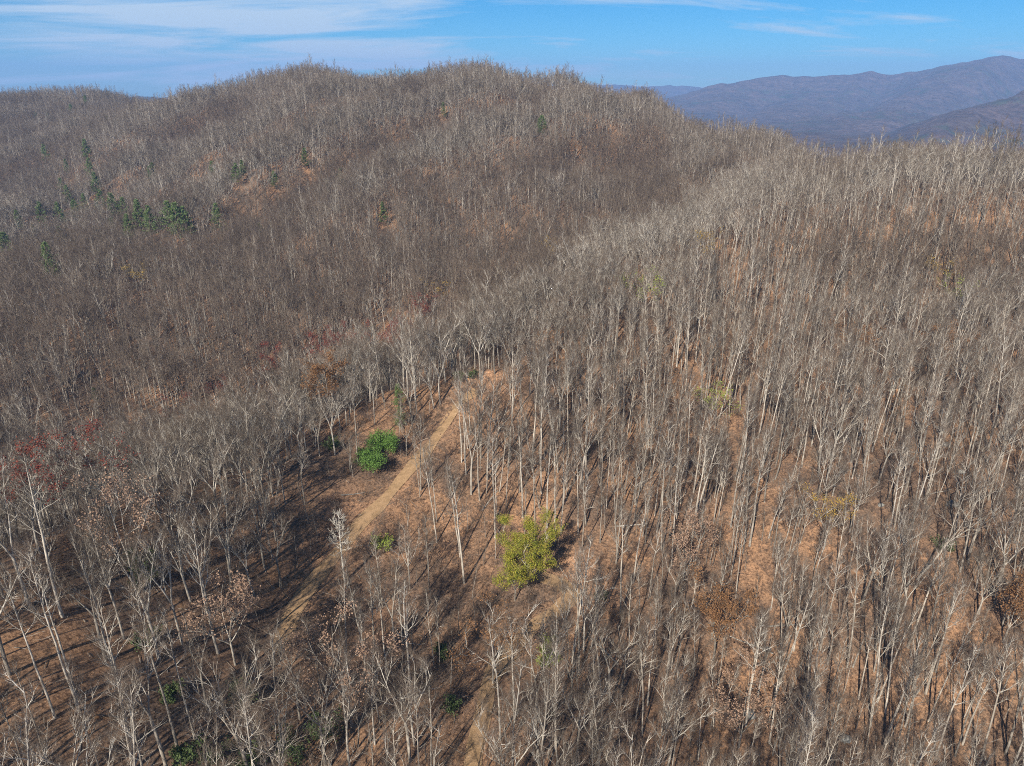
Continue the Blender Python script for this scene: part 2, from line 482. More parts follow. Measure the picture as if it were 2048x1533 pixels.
def make_mesh(name, verts, faces, mats, mat_idx=None, smooth=True):
    """verts n x 3; faces a list of int arrays (each k x 3 or k x 4); mat_idx a list of one index per face array."""
    me = bpy.data.meshes.new(name)
    verts = np.asarray(verts, np.float32)
    faces = [np.asarray(f) for f in faces]
    keep = [i for i, f in enumerate(faces) if len(f)]
    loops = np.concatenate([faces[i].ravel() for i in keep]).astype(np.int32)
    sizes = np.concatenate([np.full(len(faces[i]), faces[i].shape[1]) for i in keep]).astype(np.int32)
    starts = np.concatenate([[0], np.cumsum(sizes)[:-1]]).astype(np.int32)
    me.vertices.add(len(verts)); me.vertices.foreach_set('co', verts.ravel())
    me.loops.add(len(loops)); me.loops.foreach_set('vertex_index', loops)
    me.polygons.add(len(sizes)); me.polygons.foreach_set('loop_start', starts)
    if mat_idx is not None:
        mi = np.concatenate([np.full(len(faces[i]), mat_idx[i]) for i in keep]).astype(np.int32)
        me.polygons.foreach_set('material_index', mi)
    if smooth:
        me.polygons.foreach_set('use_smooth', np.ones(len(sizes), bool))
    for mm in mats:
        me.materials.append(mm)
    me.update(calc_edges=True)
    return me

def new_obj(name, me, parent=None, loc=None):
    o = bpy.data.objects.new(name, me)
    COL.objects.link(o)
    if parent is not None:
        o.parent = parent
    if loc is not None:
        o.location = loc
    return o

def unit(v):
    return v / np.maximum(np.linalg.norm(v, axis=-1, keepdims=True), 1e-9)

class Skin:
    """Collects tubes and leaf faces; parts are kept apart so that trunk and crown become meshes of their own."""
    def __init__(self):
        self.v, self.f, self.m, self.part, self.n = [], [], [], [], 0
    def tubes(self, P, Rad, sides, mat, part):
        B, n, _ = P.shape
        T = np.empty_like(P)
        T[:, 1:-1] = P[:, 2:] - P[:, :-2]
        T[:, 0] = P[:, 1] - P[:, 0]; T[:, -1] = P[:, -1] - P[:, -2]
        T = unit(T)
        ref = np.where(np.abs(T[..., 2:3]) > 0.9, np.array([1.0, 0, 0]), np.array([0, 0, 1.0]))
        if n > 2:
            ref = np.broadcast_to(ref[:, :1], T.shape)
        A = unit(np.cross(T, ref)); Bn = np.cross(T, A)
        ang = np.arange(sides) * 2 * math.pi / sides
        V = P[:, :, None] + Rad[:, :, None, None] * (A[:, :, None] * np.cos(ang)[None, None, :, None] + Bn[:, :, None] * np.sin(ang)[None, None, :, None])
        idx = self.n + np.arange(B * n * sides).reshape(B, n, sides)
        nx = np.roll(idx, -1, axis=2)
        q = np.stack([idx[:, :-1], nx[:, :-1], nx[:, 1:], idx[:, 1:]], axis=-1).reshape(-1, 4)
        self.v.append(V.reshape(-1, 3)); self.n += B * n * sides
        self.f.append(q); self.m.append(mat); self.part.append(part)
    def leaves(self, C, size, rng, mat, part, flat=0.0, aspect=0.75):
        """One small folded face for each leaf or spray, centred on C (k x 3)."""
        k = len(C)
        nrm = rng.normal(size=(k, 3)); nrm[:, 2] += flat * 2.5; nrm = unit(nrm)
        a = unit(np.cross(nrm, rng.normal(size=(k, 3)))); bb = np.cross(nrm, a)
        s = size * rng.uniform(0.6, 1.35, (k, 1))
        V = np.stack([C - a * s, C - bb * s * aspect + nrm * s * .15, C + a * s, C + bb * s * aspect + nrm * s * .15], axis=1)
        idx = self.n + np.arange(k * 4).reshape(k, 4)
        self.v.append(V.reshape(-1, 3)); self.n += k * 4
        self.f.append(idx); self.m.append(mat); self.part.append(part)
    def mesh(self, name, mats, parts=None):
        V = np.concatenate(self.v)
        fs, ms = [], []
        for f_, m_, p_ in zip(self.f, self.m, self.part):
            if parts is None or p_ in parts:
                fs.append(f_); ms.append(m_)
        used = np.unique(np.concatenate([x.ravel() for x in fs]))
        remap = np.full(len(V), -1); remap[used] = np.arange(len(used))
        return make_mesh(name, V[used], [remap[x] for x in fs], mats, ms)

UP = np.array([0, 0, 1.0])

def grow(S, D, L, n, bend, wig, rng):
    """Branch axes from starts S along D: they bend towards the light and wander."""
    B = len(S)
    P = np.empty((B, n, 3)); P[:, 0] = S
    D = unit(D)
    for i in range(1, n):
        P[:, i] = P[:, i - 1] + D * (L / (n - 1))[:, None]
        D = unit(D + UP * (bend / (n - 1)) + rng.normal(size=(B, 3)) * wig)
    return P

def sprout(P, Rad, count, t0, t1, ang, rng, ang_sd=0.16, even=True):
    """Starting points, directions, lengths' place and parent radius for count children on each parent axis."""
    B, n, _ = P.shape
    if even:
        t = (np.arange(count)[None] + rng.uniform(0.1, 0.9, (B, count))) / count
    else:
        t = rng.uniform(0, 1, (B, count))
    t = t0 + (t1 - t0) * t
    f_ = t * (n - 1); i = np.minimum(f_.astype(int), n - 2); w = (f_ - i)[..., None]
    bi = np.arange(B)[:, None]
    a, c_ = P[bi, i], P[bi, i + 1]
    S = a * (1 - w) + c_ * w
    T = unit(c_ - a)
    r = Rad[bi, i] * (1 - w[..., 0]) + Rad[bi, i + 1] * w[..., 0]
    perp = rng.normal(size=S.shape)
    perp = unit(perp - (perp * T).sum(-1, keepdims=True) * T)
    th = ang + rng.normal(size=t.shape) * ang_sd
    D = T * np.cos(th)[..., None] + perp * np.sin(th)[..., None]
    return S.reshape(-1, 3), D.reshape(-1, 3), t.reshape(-1), r.reshape(-1), np.repeat(np.arange(B), count)

def taper(L, r0, r1, n):
    t = np.linspace(0, 1, n)[None]
    return r0[:, None] * (1 - t) + r1[:, None] * t

def bare_tree(seed, h=24.0, r=0.26, clear=0.45, n1=15, ang=0.85, len1=0.26, bend1=0.5, lean=0.0, fork=0, spread=0.5, hfork=0.36, c2=6, c3=4, c4=2,
              twig=0.0105, limb=1.0, sides=6, lowbr=0, leafs=None, leaf_n=0, leaf_size=0.16, limb_wig=0.11, leaf_top=0.0, n2pts=4, lite=False):
    """A leafless broadleaved tree: trunk, limbs, boughs, branchlets, twigs (parts 0 = trunk, 1 = crown)."""
    rng = np.random.default_rng(seed)
    sk = Skin()
    n = 12
    stems = []
    if fork:                       # the trunk parts into several rising limbs
        hf = h * hfork * rng.uniform(0.85, 1.15)
        P0 = grow(np.zeros((1, 3)), np.array([[lean, 0, 1.0]]), np.array([hf]), 5, 0.05, 0.03, rng)
        R0 = taper(None, np.array([r * 1.12]), np.array([r * 0.88]), 5)
        P0[:, 0, 2] -= 0.6
        sk.tubes(P0, R0, sides, 0, 0)
        az0 = rng.uniform(0, 6.28)
        for j in range(fork):
            az = az0 + j * 2 * math.pi / fork + rng.normal() * 0.3
            sp = spread * rng.uniform(0.5, 1.3)
            d = np.array([[math.cos(az) * sp + lean, math.sin(az) * sp, 1.0]])
            m_ = 8
            Pj = grow(P0[:, -1] - np.array([0, 0, 0.1 + 0.5 * rng.random() * (j > 1)]), d, np.array([(h - hf) * rng.uniform(0.78, 1.05)]), m_, 0.22, 0.075, rng)
            Rj = taper(None, np.array([r * 1.15 / math.sqrt(fork + 0.5)]), np.array([0.02]), m_)
            sk.tubes(Pj, Rj, max(4, sides - 2), 0 if fork == 2 else 1, 0 if fork == 2 else 1)
            stems.append((Pj, Rj, max(4, int(round(n1 / fork))), 0.16))
    else:
        P0 = grow(np.zeros((1, 3)), np.array([[lean, 0, 1.0]]), np.array([h]), n, 0.12, 0.026, rng)
        P0[:, 0, 2] -= 0.6
        t = np.linspace(0, 1, n)
        R0 = (r * (1 - t) ** 0.75 + 0.02 + 0.2 * r * (t < 0.02))[None]
        sk.tubes(P0, R0, sides, 0, 0)
        stems.append((P0, R0, n1, clear))
    for (Ps, Rs, nb, tcl) in stems:
        S, D, t, pr, _ = sprout(Ps, Rs, nb, tcl, 0.97, ang, rng, 0.2)
        rel = (t - tcl) / (1 - tcl)
        if fork:
            D = unit(D + UP * 0.25)
            L1 = h * len1 * (0.95 - 0.5 * rel) * rng.uniform(0.6, 1.25, nb)
        else:
            az = rng.uniform(0, 6.28) + np.arange(nb) * 2.4 + rng.normal(size=nb) * 0.3
            incl = ang * (1.1 - 0.45 * rel) + rng.normal(size=nb) * 0.13
            D = np.stack([np.cos(az) * np.sin(incl), np.sin(az) * np.sin(incl), np.cos(incl)], -1)
            L1 = h * len1 * (1.05 - 0.6 * rel) * rng.uniform(0.6, 1.25, nb)
        R1 = np.clip(pr * 0.55, 0.045, 0.13) * limb
        P1 = grow(S, D, L1, 6, bend1, limb_wig, rng)
        Rr1 = taper(None, R1, R1 * 0.14 + 0.006, 6)
        sk.tubes(P1, Rr1, 4, 1, 1)
        S, D, t, pr, own = sprout(P1, Rr1, c2, 0.2, 0.97, 0.62, rng)
        L2 = L1[own] * (0.62 - 0.3 * t) * rng.uniform(0.6, 1.35, len(t))
        R2 = np.maximum(pr * 0.55, 0.024 * limb)
        P2 = grow(S, D + UP * 0.25, L2, n2pts, 0.35, 0.12, rng)
        Rr2 = taper(None, R2, R2 * 0.35 + 0.004, n2pts)
        sk.tubes(P2, Rr2, 3, 1, 1)
        ends = [P1[:, -1], P2[:, -1]]
        if c3:
            S, D, t, pr, own2 = sprout(P2, Rr2, c3, 0.25, 1.0, 0.48, rng)
            L3 = np.clip(L2[own2] * 0.6, 0.7, 2.2) * rng.uniform(0.6, 1.3, len(t))
            R3 = np.full(len(t), twig * 1.15)
            P3 = grow(S, D + UP * 0.22, L3, 2 if lite else 3, 0.3, 0.1, rng)
            sk.tubes(P3, taper(None, R3, R3 * 0.5, 2 if lite else 3), 3, 2, 1)
            ends.append(P3[:, -1])
            if c4:
                S, D, t, pr, own3 = sprout(P3, np.repeat(R3[:, None], P3.shape[1], 1), c4, 0.2, 1.0, 0.42, rng)
                L4 = rng.uniform(0.6, 1.5, len(t))
                P4 = grow(S, D + UP * 0.2, L4, 2, 0, 0, rng)
                R4 = np.full(len(t), twig * 0.8)
                sk.tubes(P4, taper(None, R4, R4 * 0.25, 2), 3, 2, 1)
                ends.append(P4[:, -1])
        if leafs is not None and leaf_n:
            E = np.concatenate(ends[1:])
            if leaf_top:
                E = E[E[:, 2] > h * leaf_top]
            if len(E) == 0:
                continue
            pick = rng.integers(0, len(E), max(1, int(leaf_n / len(stems))))
            cl = vnoise(E[pick][:, 0] * 3 + E[pick][:, 2], E[pick][:, 1] * 3 - E[pick][:, 2] * 2, 4.0, seed)
            pick = pick[rng.random(len(pick)) < 0.35 + cl]
            sk.leaves(E[pick] + rng.normal(size=(len(pick), 3)) * 0.28, leaf_size, rng, 3, 1)
    if lowbr:
        S, D, t, pr, _ = sprout(stems[0][0], stems[0][1], lowbr, 0.2, 0.6, 1.3, rng, 0.2)
        L = rng.uniform(0.8, 3.0, lowbr)
        P = grow(S, D, L, 4, 0.2, 0.2, rng)
        rr = np.full(lowbr, 0.03)
        sk.tubes(P, taper(None, rr, rr * 0.3, 4), 3, 1, 1)
    return sk

def pine(seed, h=20.0, spread=0.20, dens=1.0, needle=0.34):
    rng = np.random.default_rng(seed)
    sk = Skin()
    P0 = grow(np.zeros((1, 3)), np.array([[0, 0, 1.0]]), np.array([h]), 8, 0.1, 0.012, rng)
    P0[:, 0, 2] -= 0.6
    R0 = taper(None, np.array([0.24]), np.array([0.03]), 8)
    sk.tubes(P0, R0, 5, 0, 0)
    tiers = int(h * 0.75)
    nb = 6
    S, D, t, pr, _ = sprout(P0, R0, tiers * nb, 0.22, 0.99, 1.3, rng)
    tt = np.floor(t * tiers) / tiers + rng.uniform(0, 0.015, len(t))
    S[:, 2] = tt * h
    az = rng.uniform(0, 6.28, len(t))
    incl = 1.55 - 0.75 * tt + rng.normal(size=len(t)) * 0.12
    D = np.stack([np.cos(az) * np.sin(incl), np.sin(az) * np.sin(incl), np.cos(incl)], -1)
    L = h * spread * np.clip(1.25 - tt ** 1.5 * 1.2, 0.08, 1) * rng.uniform(0.55, 1.2, len(t))
    P = grow(S, D, L, 5, 0.25, 0.07, rng)
    rr = np.full(len(t), 0.045)
    Rr = taper(None, rr, rr * 0.3, 5)
    sk.tubes(P, Rr, 3, 1, 1)
    S, D, t2, pr, own = sprout(P, Rr, max(3, int(9 * dens)), 0.3, 1.0, 0.7, rng)
    C = S + D * rng.uniform(0.1, 0.6, (len(S), 1))
    sk.leaves(C, needle, rng, 2, 1, flat=0.5, aspect=0.55)
    C2 = S + D * rng.uniform(0.3, 0.9, (len(S), 1)) + rng.normal(size=S.shape) * 0.15
    sk.leaves(C2, needle * 0.8, rng, 2, 1, flat=0.3, aspect=0.5)
    return sk

def shrub(seed, h=4.0, w=2.2, stems=7, leaf_n=1500, leaf_size=0.16, lobes=6):
    """An evergreen shrub: several leaning stems and leaves massed on uneven lobes."""
    rng = np.random.default_rng(seed)
    sk = Skin()
    az = rng.uniform(0, 6.28, stems)
    D = np.stack([np.cos(az) * 0.5, np.sin(az) * 0.5, np.ones(stems)], -1)
    S = np.zeros((stems, 3)); S[:, 0] = np.cos(az) * 0.25; S[:, 1] = np.sin(az) * 0.25; S[:, 2] = -0.3
    P = grow(S, D, np.full(stems, h * 0.85), 5, 0.2, 0.12, rng)
    rr = np.full(stems, 0.05)
    Rr = taper(None, rr, rr * 0.4, 5)
    sk.tubes(P, Rr, 4, 0, 0)
    S, D, t, pr, own = sprout(P, Rr, 7, 0.3, 1.0, 0.9, rng)
    P2 = grow(S, D, rng.uniform(0.4, 1.0, len(S)) * w * 0.6, 3, 0.3, 0.1, rng)
    r2 = np.full(len(S), 0.02)
    sk.tubes(P2, taper(None, r2, r2 * 0.4, 3), 3, 0, 0)
    C = np.concatenate([P2[:, -1], P2[:, 1], P[:, -1]])
    pick = rng.integers(0, len(C), leaf_n)
    off = unit(rng.normal(size=(leaf_n, 3))) * (rng.uniform(0, 1, (leaf_n, 1)) ** 0.5) * (w * 0.27)
    sk.leaves(C[pick] + off, leaf_size, rng, 1, 1, flat=0.25)
    return sk

def brush(seed, h=2.6, stems=16, spread=0.55):
    """Leafless understorey brush: many thin stems with side twigs."""
    rng = np.random.default_rng(seed)
    sk = Skin()
    az = rng.uniform(0, 6.28, stems)
    rad = rng.uniform(0.1, 1.3, stems)
    D = np.stack([np.cos(az) * spread, np.sin(az) * spread, np.ones(stems)], -1)
    S = np.stack([np.cos(az) * rad, np.sin(az) * rad, np.full(stems, -0.2)], -1)
    P = grow(S, D, h * rng.uniform(0.6, 1.1, stems), 4, 0.1, 0.15, rng)
    rr = np.full(stems, 0.022)
    Rr = taper(None, rr, rr * 0.35, 4)
    sk.tubes(P, Rr, 3, 0, 0)
    S, D, t, pr, own = sprout(P, Rr, 9, 0.25, 1.0, 0.8, rng)
    P2 = grow(S, D, rng.uniform(0.4, 1.1, len(S)), 2, 0.3, 0.1, rng)
    r2 = np.full(len(S), 0.012)
    sk.tubes(P2, taper(None, r2, r2 * 0.4, 2), 3, 0, 0)
    return sk

# ------------------------------------------------------------------ the ground, the tracks, the far mountains
def polar_ground():
    az = np.radians(np.concatenate([np.arange(-180, -52, 4.0), np.linspace(-52, 52, 441), np.arange(56, 180, 4.0)]))
    r = np.concatenate([[4, 14, 26, 38, 48], np.geomspace(56, 1500, 410), np.geomspace(1560, 12500, 60)])
    A, Rr = np.meshgrid(az, r, indexing='ij')
    x, y = np.sin(A) * Rr, np.cos(A) * Rr
    z = height(x, y)
    na, nr = A.shape
    V = np.stack([x, y, z], -1).reshape(-1, 3)
    idx = np.arange(na * nr).reshape(na, nr)
    nx = np.roll(idx, -1, axis=0)
    q = np.stack([idx[:, :-1], idx[:, 1:], nx[:, 1:], nx[:, :-1]], -1)
    far = (r[:-1] > 1450)
    q1, q2 = q[:, ~far].reshape(-1, 4), q[:, far].reshape(-1, 4)
    hub = idx[:, 0]
    V = np.concatenate([V, [[0, 0, float(height(np.array([0.0]), np.array([0.0]))[0])]]])
    fan = np.stack([np.full(na, len(V) - 1), hub, np.roll(hub, -1)], -1)
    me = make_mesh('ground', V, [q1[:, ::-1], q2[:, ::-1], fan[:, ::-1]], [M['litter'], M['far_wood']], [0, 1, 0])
    ea = np.zeros(len(V))
    for (u_, v_, rad_) in [(985, 752, 7.0), (1020, 742, 5.0), (1212, 1192, 4.5), (1128, 1140, 4.0), (1170, 1150, 3.5), (740, 1250, 5.0), (700, 1010, 4.0)]:
        p_ = cast(u_, v_, 0, height)
        ea += np.exp(-((V[:, 0] - p_[0]) ** 2 + (V[:, 1] - p_[1]) ** 2) / rad_ ** 2)
    at_ = me.attributes.new('earth', 'FLOAT', 'POINT')
    at_.data.foreach_set('value', np.clip(ea, 0, 1).astype(np.float32))
    return tag(new_obj('ground', me), 'steep ground covered in fallen orange brown leaves under the bare trees', 'ground', kind='structure')

polar_ground()

for T, lab in zip(TRACKS, ['narrow tan dirt track climbing past the green shrubs to the ridge', 'dirt track winding up beside the yellow green tree']):
    n = len(T)
    d = unit(np.gradient(T[:, :2], axis=0))
    side = np.stack([d[:, 1], -d[:, 0]], -1)
    offs = np.array([-1.9, -1.25, -0.85, -0.4, 0, 0.4, 0.85, 1.25, 1.9]) * 0.95
    rut = np.array([0.02, 0.05, -0.03, 0.06, 0.09, 0.06, -0.03, 0.05, 0.02])
    wv = (vnoise(T[:, 0], T[:, 1], 9, 31) - .5) * 0.9
    V = np.empty((n, 9, 3))
    ww = 1 + (vnoise(np.arange(n) * 1.5, np.zeros(n), 7, 33) - .5) * 0.5
    V[:, :, :2] = T[:, None, :2] + side[:, None] * ((offs[None] * ww[:, None] + wv[:, None])[..., None])
    V[:, :, 2] = height(V[:, :, 0], V[:, :, 1]) + 0.09 + rut[None]
    idx = np.arange(n * 9).reshape(n, 9)
    q = np.stack([idx[:-1, :-1], idx[1:, :-1], idx[1:, 1:], idx[:-1, 1:]], -1).reshape(-1, 4)
    tag(new_obj('dirt_track', make_mesh('dirt_track', V.reshape(-1, 3), [q[:, ::-1]], [M['dirt']])), lab, 'track', kind='structure')

def range_(name, label, crest, depth, front, back, floor_, seed, spur=0.5, ncol=260, nrow=70, wob=0.004):
    """A far ridge with real front and back slopes: its crest runs through points of the skyline at their true distance."""
    c = np.array([at(u, v, depth if np.isscalar(depth) else dd) for (u, v), dd in zip(crest, depth if not np.isscalar(depth) else [depth] * len(crest))])
    t = np.concatenate([[0], np.cumsum(np.linalg.norm(np.diff(c[:, :2], axis=0), axis=1))])
    tt = np.linspace(0, t[-1], ncol)
    L = np.stack([np.interp(tt, t, c[:, k]) for k in range(3)], -1)
    L[:, 2] += (vnoise(tt, tt * 0, t[-1] / 22, seed) - .5) * depth_mean(depth) * wob + (vnoise(tt, tt * 0, t[-1] / 70, seed + 1) - .5) * depth_mean(depth) * wob * .35
    s = np.concatenate([np.linspace(-1, 0, nrow // 3)[:-1], np.linspace(0, 1, nrow)])
    dv = unit(-L[:, :2])                                   # towards the viewer = the front slope
    w = np.where(s < 0, back, front)
    P = np.empty((ncol, len(s), 3))
    P[:, :, :2] = L[:, None, :2] + dv[:, None] * (s * w)[None, :, None]
    a = np.abs(s)[None]
    sp = np.abs(vnoise(tt[:, None] + a * front * 0.25, a * front * 0.35 + tt[:, None] * 0, front * 0.42, seed + 2) * 2 - 1)
    sp2 = np.abs(vnoise(tt[:, None] - a * front * 0.2, a * front * 0.5, front * 0.17, seed + 3) * 2 - 1)
    e = a + (0.5 - sp) * spur * np.sin(np.pi * np.clip(a, 0, 1)) * 0.55 + (0.5 - sp2) * spur * 0.18 * np.sin(np.pi * np.clip(a, 0, 1))
    prof = np.clip(1 - e, 0, 1.0) ** 1.15
    prof = prof * (1 - a ** 6)
    P[:, :, 2] = (floor_ + CAMZ) + (L[:, None, 2] - floor_ - CAMZ) * prof
    P[:, -1, 2] = floor_ + CAMZ - 60; P[:, 0, 2] = floor_ + CAMZ - 60
    P[:, :, 2] += (vnoise(P[:, :, 0], P[:, :, 1], front * 0.03, seed + 5) - .5) * front * 0.006 * (1 - a ** 4)
    idx = np.arange(ncol * len(s)).reshape(ncol, len(s))
    q = np.stack([idx[:-1, :-1], idx[1:, :-1], idx[1:, 1:], idx[:-1, 1:]], -1).reshape(-1, 4)
    return tag(new_obj(name, make_mesh(name, P.reshape(-1, 3), [q], [M['far_wood']])), label, 'mountain', kind='structure')

def depth_mean(d):
    return float(np.mean(d))

range_('mountain_range', 'long blue mountain range with a rounded summit across the valley',
       [(1180, 215), (1300, 202), (1360, 189), (1420, 172), (1470, 166), (1500, 160), (1560, 152), (1600, 153), (1637, 156), (1700, 152), (1745, 145), (1790, 147), (1840, 142),
        (1880, 133), (1940, 126), (1985, 116), (2005, 112), (2048, 119), (2140, 132), (2300, 120), (2500, 140)], 6800, 3000, 3000, -240, 11, 0.95)
range_('purple_hill', 'purple brown wooded hill rising behind the near skyline trees',
       [(1740, 292), (1800, 262), (1850, 243), (1900, 228), (1950, 213), (2000, 198), (2048, 184), (2120, 165), (2300, 140), (2500, 150)], 3300, 1100, 1300, -230, 21, 1.1)
range_('valley_ridge', 'low purple wooded ridge in the valley below the blue mountains',
       [(1440, 268), (1500, 250), (1560, 240), (1620, 232), (1700, 224), (1790, 220), (1850, 226), (1900, 240), (1990, 262)], 4700, 1300, 900, -225, 31, 1.0, wob=0.006)
range_('small_blue_hill', 'small dark blue hill peeping over the shoulder of the main ridge',
       [(1000, 190), (1060, 176), (1105, 172), (1135, 175), (1160, 177), (1195, 187), (1240, 205)], 5600, 900, 900, -210, 41, 0.3, ncol=90, nrow=24, wob=0.002)
range_('horizon_range', 'faint pale blue range on the horizon',
       [(1000, 180), (1100, 176), (1180, 172), (1230, 170), (1290, 173), (1340, 171), (1400, 174), (1480, 178)], 10800, 2000, 1000, -240, 51, 0.3, ncol=140, nrow=24, wob=0.0016)
range_('notch_hill', 'blue hill showing in the notch between the two near summits',
       [(150, 215), (230, 200), (275, 194), (310, 195), (345, 197), (420, 212)], 5200, 1200, 900, -210, 61, 0.3, ncol=80, nrow=24, wob=0.002)

# ------------------------------------------------------------------ the air
hz_m = bpy.data.materials.new('haze_air')
hz_m.use_nodes = True
hn = hz_m.node_tree
hn.nodes.clear()
ho = hn.nodes.new('ShaderNodeOutputMaterial')
pv = hn.nodes.new('ShaderNodeVolumePrincipled')
pv.inputs['Color'].default_value = (0.31, 0.54, 1.0, 1)
pv.inputs['Density'].default_value = 0.000105
pv.inputs['Anisotropy'].default_value = 0.0
hn.links.new(pv.outputs[0], ho.inputs['Volume'])
X, Z0, Z1 = 12700.0, -420.0, 480.0
hv = np.array([(x, y, z) for x in (-X, X) for y in (-X, X) for z in (Z0, Z1)])
hf_ = np.array([(0, 1, 3, 2), (4, 6, 7, 5), (0, 4, 5, 1), (2, 3, 7, 6), (0, 2, 6, 4), (1, 5, 7, 3)])
tag(new_obj('haze', make_mesh('haze', hv, [hf_], [hz_m], smooth=False)), 'thin blue haze that fades the far mountains', 'haze', kind='stuff')

# ------------------------------------------------------------------ kinds of tree
rng = np.random.default_rng(2024)
PALE = [M['pale'], M['limb'], M['twig']]
GREY = [M['grey'], M['limb'], M['twig']]
FARM = [M['grey'], M['limb_mid'], M['twig']]
MIDM = [M['grey'], M['limb_mid'], M['twig']]
SHADEM = [M['grey'], M['limb_dark'], M['twig_dark']]  # shade put into the bark colour
HERO, MID, FAR = [], [], []      # (look, Skin, materials, full height)
def kindof(lst, look, mats, h, **kw):
    lst.append((look, bare_tree(h=h, **kw), mats, h))
for i in range(8):
    kindof(HERO, 'straight', PALE if i % 2 else GREY, 25, seed=100 + i, r=0.16 + 0.02 * (i % 3), clear=0.46 + 0.05 * (i % 4), n1=14, ang=0.62 + 0.06 * (i % 3), len1=0.13 + 0.01 * (i % 3), bend1=0.5, lowbr=5, c3=4, c4=2, limb=1.0)
for i in range(6):
    kindof(HERO, 'broad', GREY, 20, seed=120 + i, r=0.22, fork=3 + i % 3, spread=0.5, hfork=0.36, n1=19, ang=0.75, len1=0.25, bend1=0.3, limb_wig=0.15, limb=1.0, c3=4, c4=3)
for i in range(4):
    kindof(HERO, 'slender', PALE if i % 2 else GREY, 19, seed=140 + i, r=0.10, clear=0.42, n1=14, ang=0.55, len1=0.15, bend1=0.45, c2=5)
for i in range(3):
    kindof(HERO, 'forked', GREY, 22, seed=160 + i, r=0.19, fork=2, spread=0.22, hfork=0.38, n1=16, ang=0.68, len1=0.19, bend1=0.4, limb=1.0, c3=4, c4=2)
for i in range(3):
    kindof(MID, 'straight', MIDM if i else PALE, 24, seed=200 + i, r=0.20, clear=0.5, n1=12, ang=0.66, len1=0.14, bend1=0.5, c2=5, c3=3, c4=1, twig=0.018, sides=5, lite=True, limb=1.1)
for i in range(4):
    kindof(MID, 'broad', MIDM if i else GREY, 20, seed=220 + i, r=0.2, fork=3 + i % 2, spread=0.5, hfork=0.36, n1=16, ang=0.75, len1=0.26, bend1=0.3, limb_wig=0.15, c2=5, c3=3, c4=1, twig=0.018, sides=5, lite=True, limb=1.2)
for i in range(2):
    kindof(MID, 'slender', MIDM, 19, seed=240 + i, r=0.115, clear=0.42, n1=12, ang=0.56, len1=0.16, bend1=0.45, c2=4, c3=3, c4=1, twig=0.018, sides=5, lite=True)
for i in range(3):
    kindof(MID, 'dark', SHADEM, 22, seed=260 + i, r=0.24, fork=2 + i, spread=0.5, hfork=0.38, n1=16, ang=0.8, len1=0.28, bend1=0.3, limb_wig=0.15, c2=5, c3=3, c4=1, twig=0.018, sides=5, lite=True, limb=1.2)
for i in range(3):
    kindof(MID, 'pale', GREY, 20, seed=270 + i, r=0.2, fork=3 + i % 2, spread=0.55, hfork=0.36, n1=16, ang=0.75, len1=0.27, bend1=0.3, limb_wig=0.15, c2=5, c3=3, c4=1, twig=0.018, sides=5, lite=True, limb=1.3)  # paler limbs stand for light on crests and spurs
kindof(FAR, 'pale', PALE, 22, seed=355, r=0.24, clear=0.5, n1=11, ang=0.68, len1=0.17, c2=4, c3=4, c4=0, twig=0.027, sides=4, n2pts=3, lite=True, limb=1.2)  # paler bark paints the light on the far spurs
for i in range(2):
    kindof(FAR, 'dark', SHADEM, 21, seed=340 + i, r=0.2, fork=3, spread=0.55, hfork=0.36, n1=15, ang=0.85, len1=0.30, bend1=0.3, c2=5, c3=4, c4=0, twig=0.032, sides=4, n2pts=3, lite=True, limb=1.25)
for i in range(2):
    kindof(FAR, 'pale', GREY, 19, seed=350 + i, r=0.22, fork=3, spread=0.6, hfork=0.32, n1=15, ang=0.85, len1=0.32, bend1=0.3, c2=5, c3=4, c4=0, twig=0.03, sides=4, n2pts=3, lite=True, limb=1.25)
for i in range(3):
    kindof(FAR, 'straight', FARM, 22, seed=300 + i, r=0.22, clear=0.48, n1=11, ang=0.68, len1=0.17, c2=4, c3=4, c4=0, twig=0.027, sides=4, n2pts=3, lite=True, limb=1.2)
for i in range(3):
    kindof(FAR, 'broad', FARM, 20, seed=320 + i, r=0.22, fork=3, spread=0.6, hfork=0.32, n1=15, ang=0.85, len1=0.32, bend1=0.3, c2=5, c3=4, c4=0, twig=0.032, sides=4, n2pts=3, lite=True, limb=1.25)

YOUNG = [bare_tree(seed=400 + i, h=9.0, r=0.06, clear=0.25, n1=13, ang=0.6, len1=0.26, bend1=0.4, c2=4, c3=3, c4=0, twig=0.011, sides=4, limb=0.45, lite=True) for i in range(4)]
BRUSH = [brush(500 + i) for i in range(4)]

def part_meshes(look, sk, mats, i):
    return (sk.mesh('trunk_' + look, mats, (0,)), sk.mesh('crown_' + look, mats, (1,)))
HERO_PARTS = [part_meshes(l, s, m_, i) for i, (l, s, m_, h_) in enumerate(HERO)]

def plant(name, parts, pos, rot, scale, label, cat, group=None, tilt=(0, 0), names=('trunk', 'crown')):
    """A tree as one thing: an Empty at its foot with its parts under it."""
    o = bpy.data.objects.new(name, None)
    o.empty_display_size = 0.5
    o.location = pos
    o.rotation_euler = (tilt[0], tilt[1], rot)
    o.scale = (scale,) * 3 if np.isscalar(scale) else scale
    COL.objects.link(o)
    tag(o, label, cat, group)
    for nm, me in zip(names, parts):
        c_ = bpy.data.objects.new(nm, me)
        c_.parent = o
        COL.objects.link(c_)
    return o

# ------------------------------------------------------------------ trees one can pick out
TAKEN = []          # x, y, radius kept clear
def spot(u, v, lift=0.0):
    p = cast(u, v, lift, height)
    return p

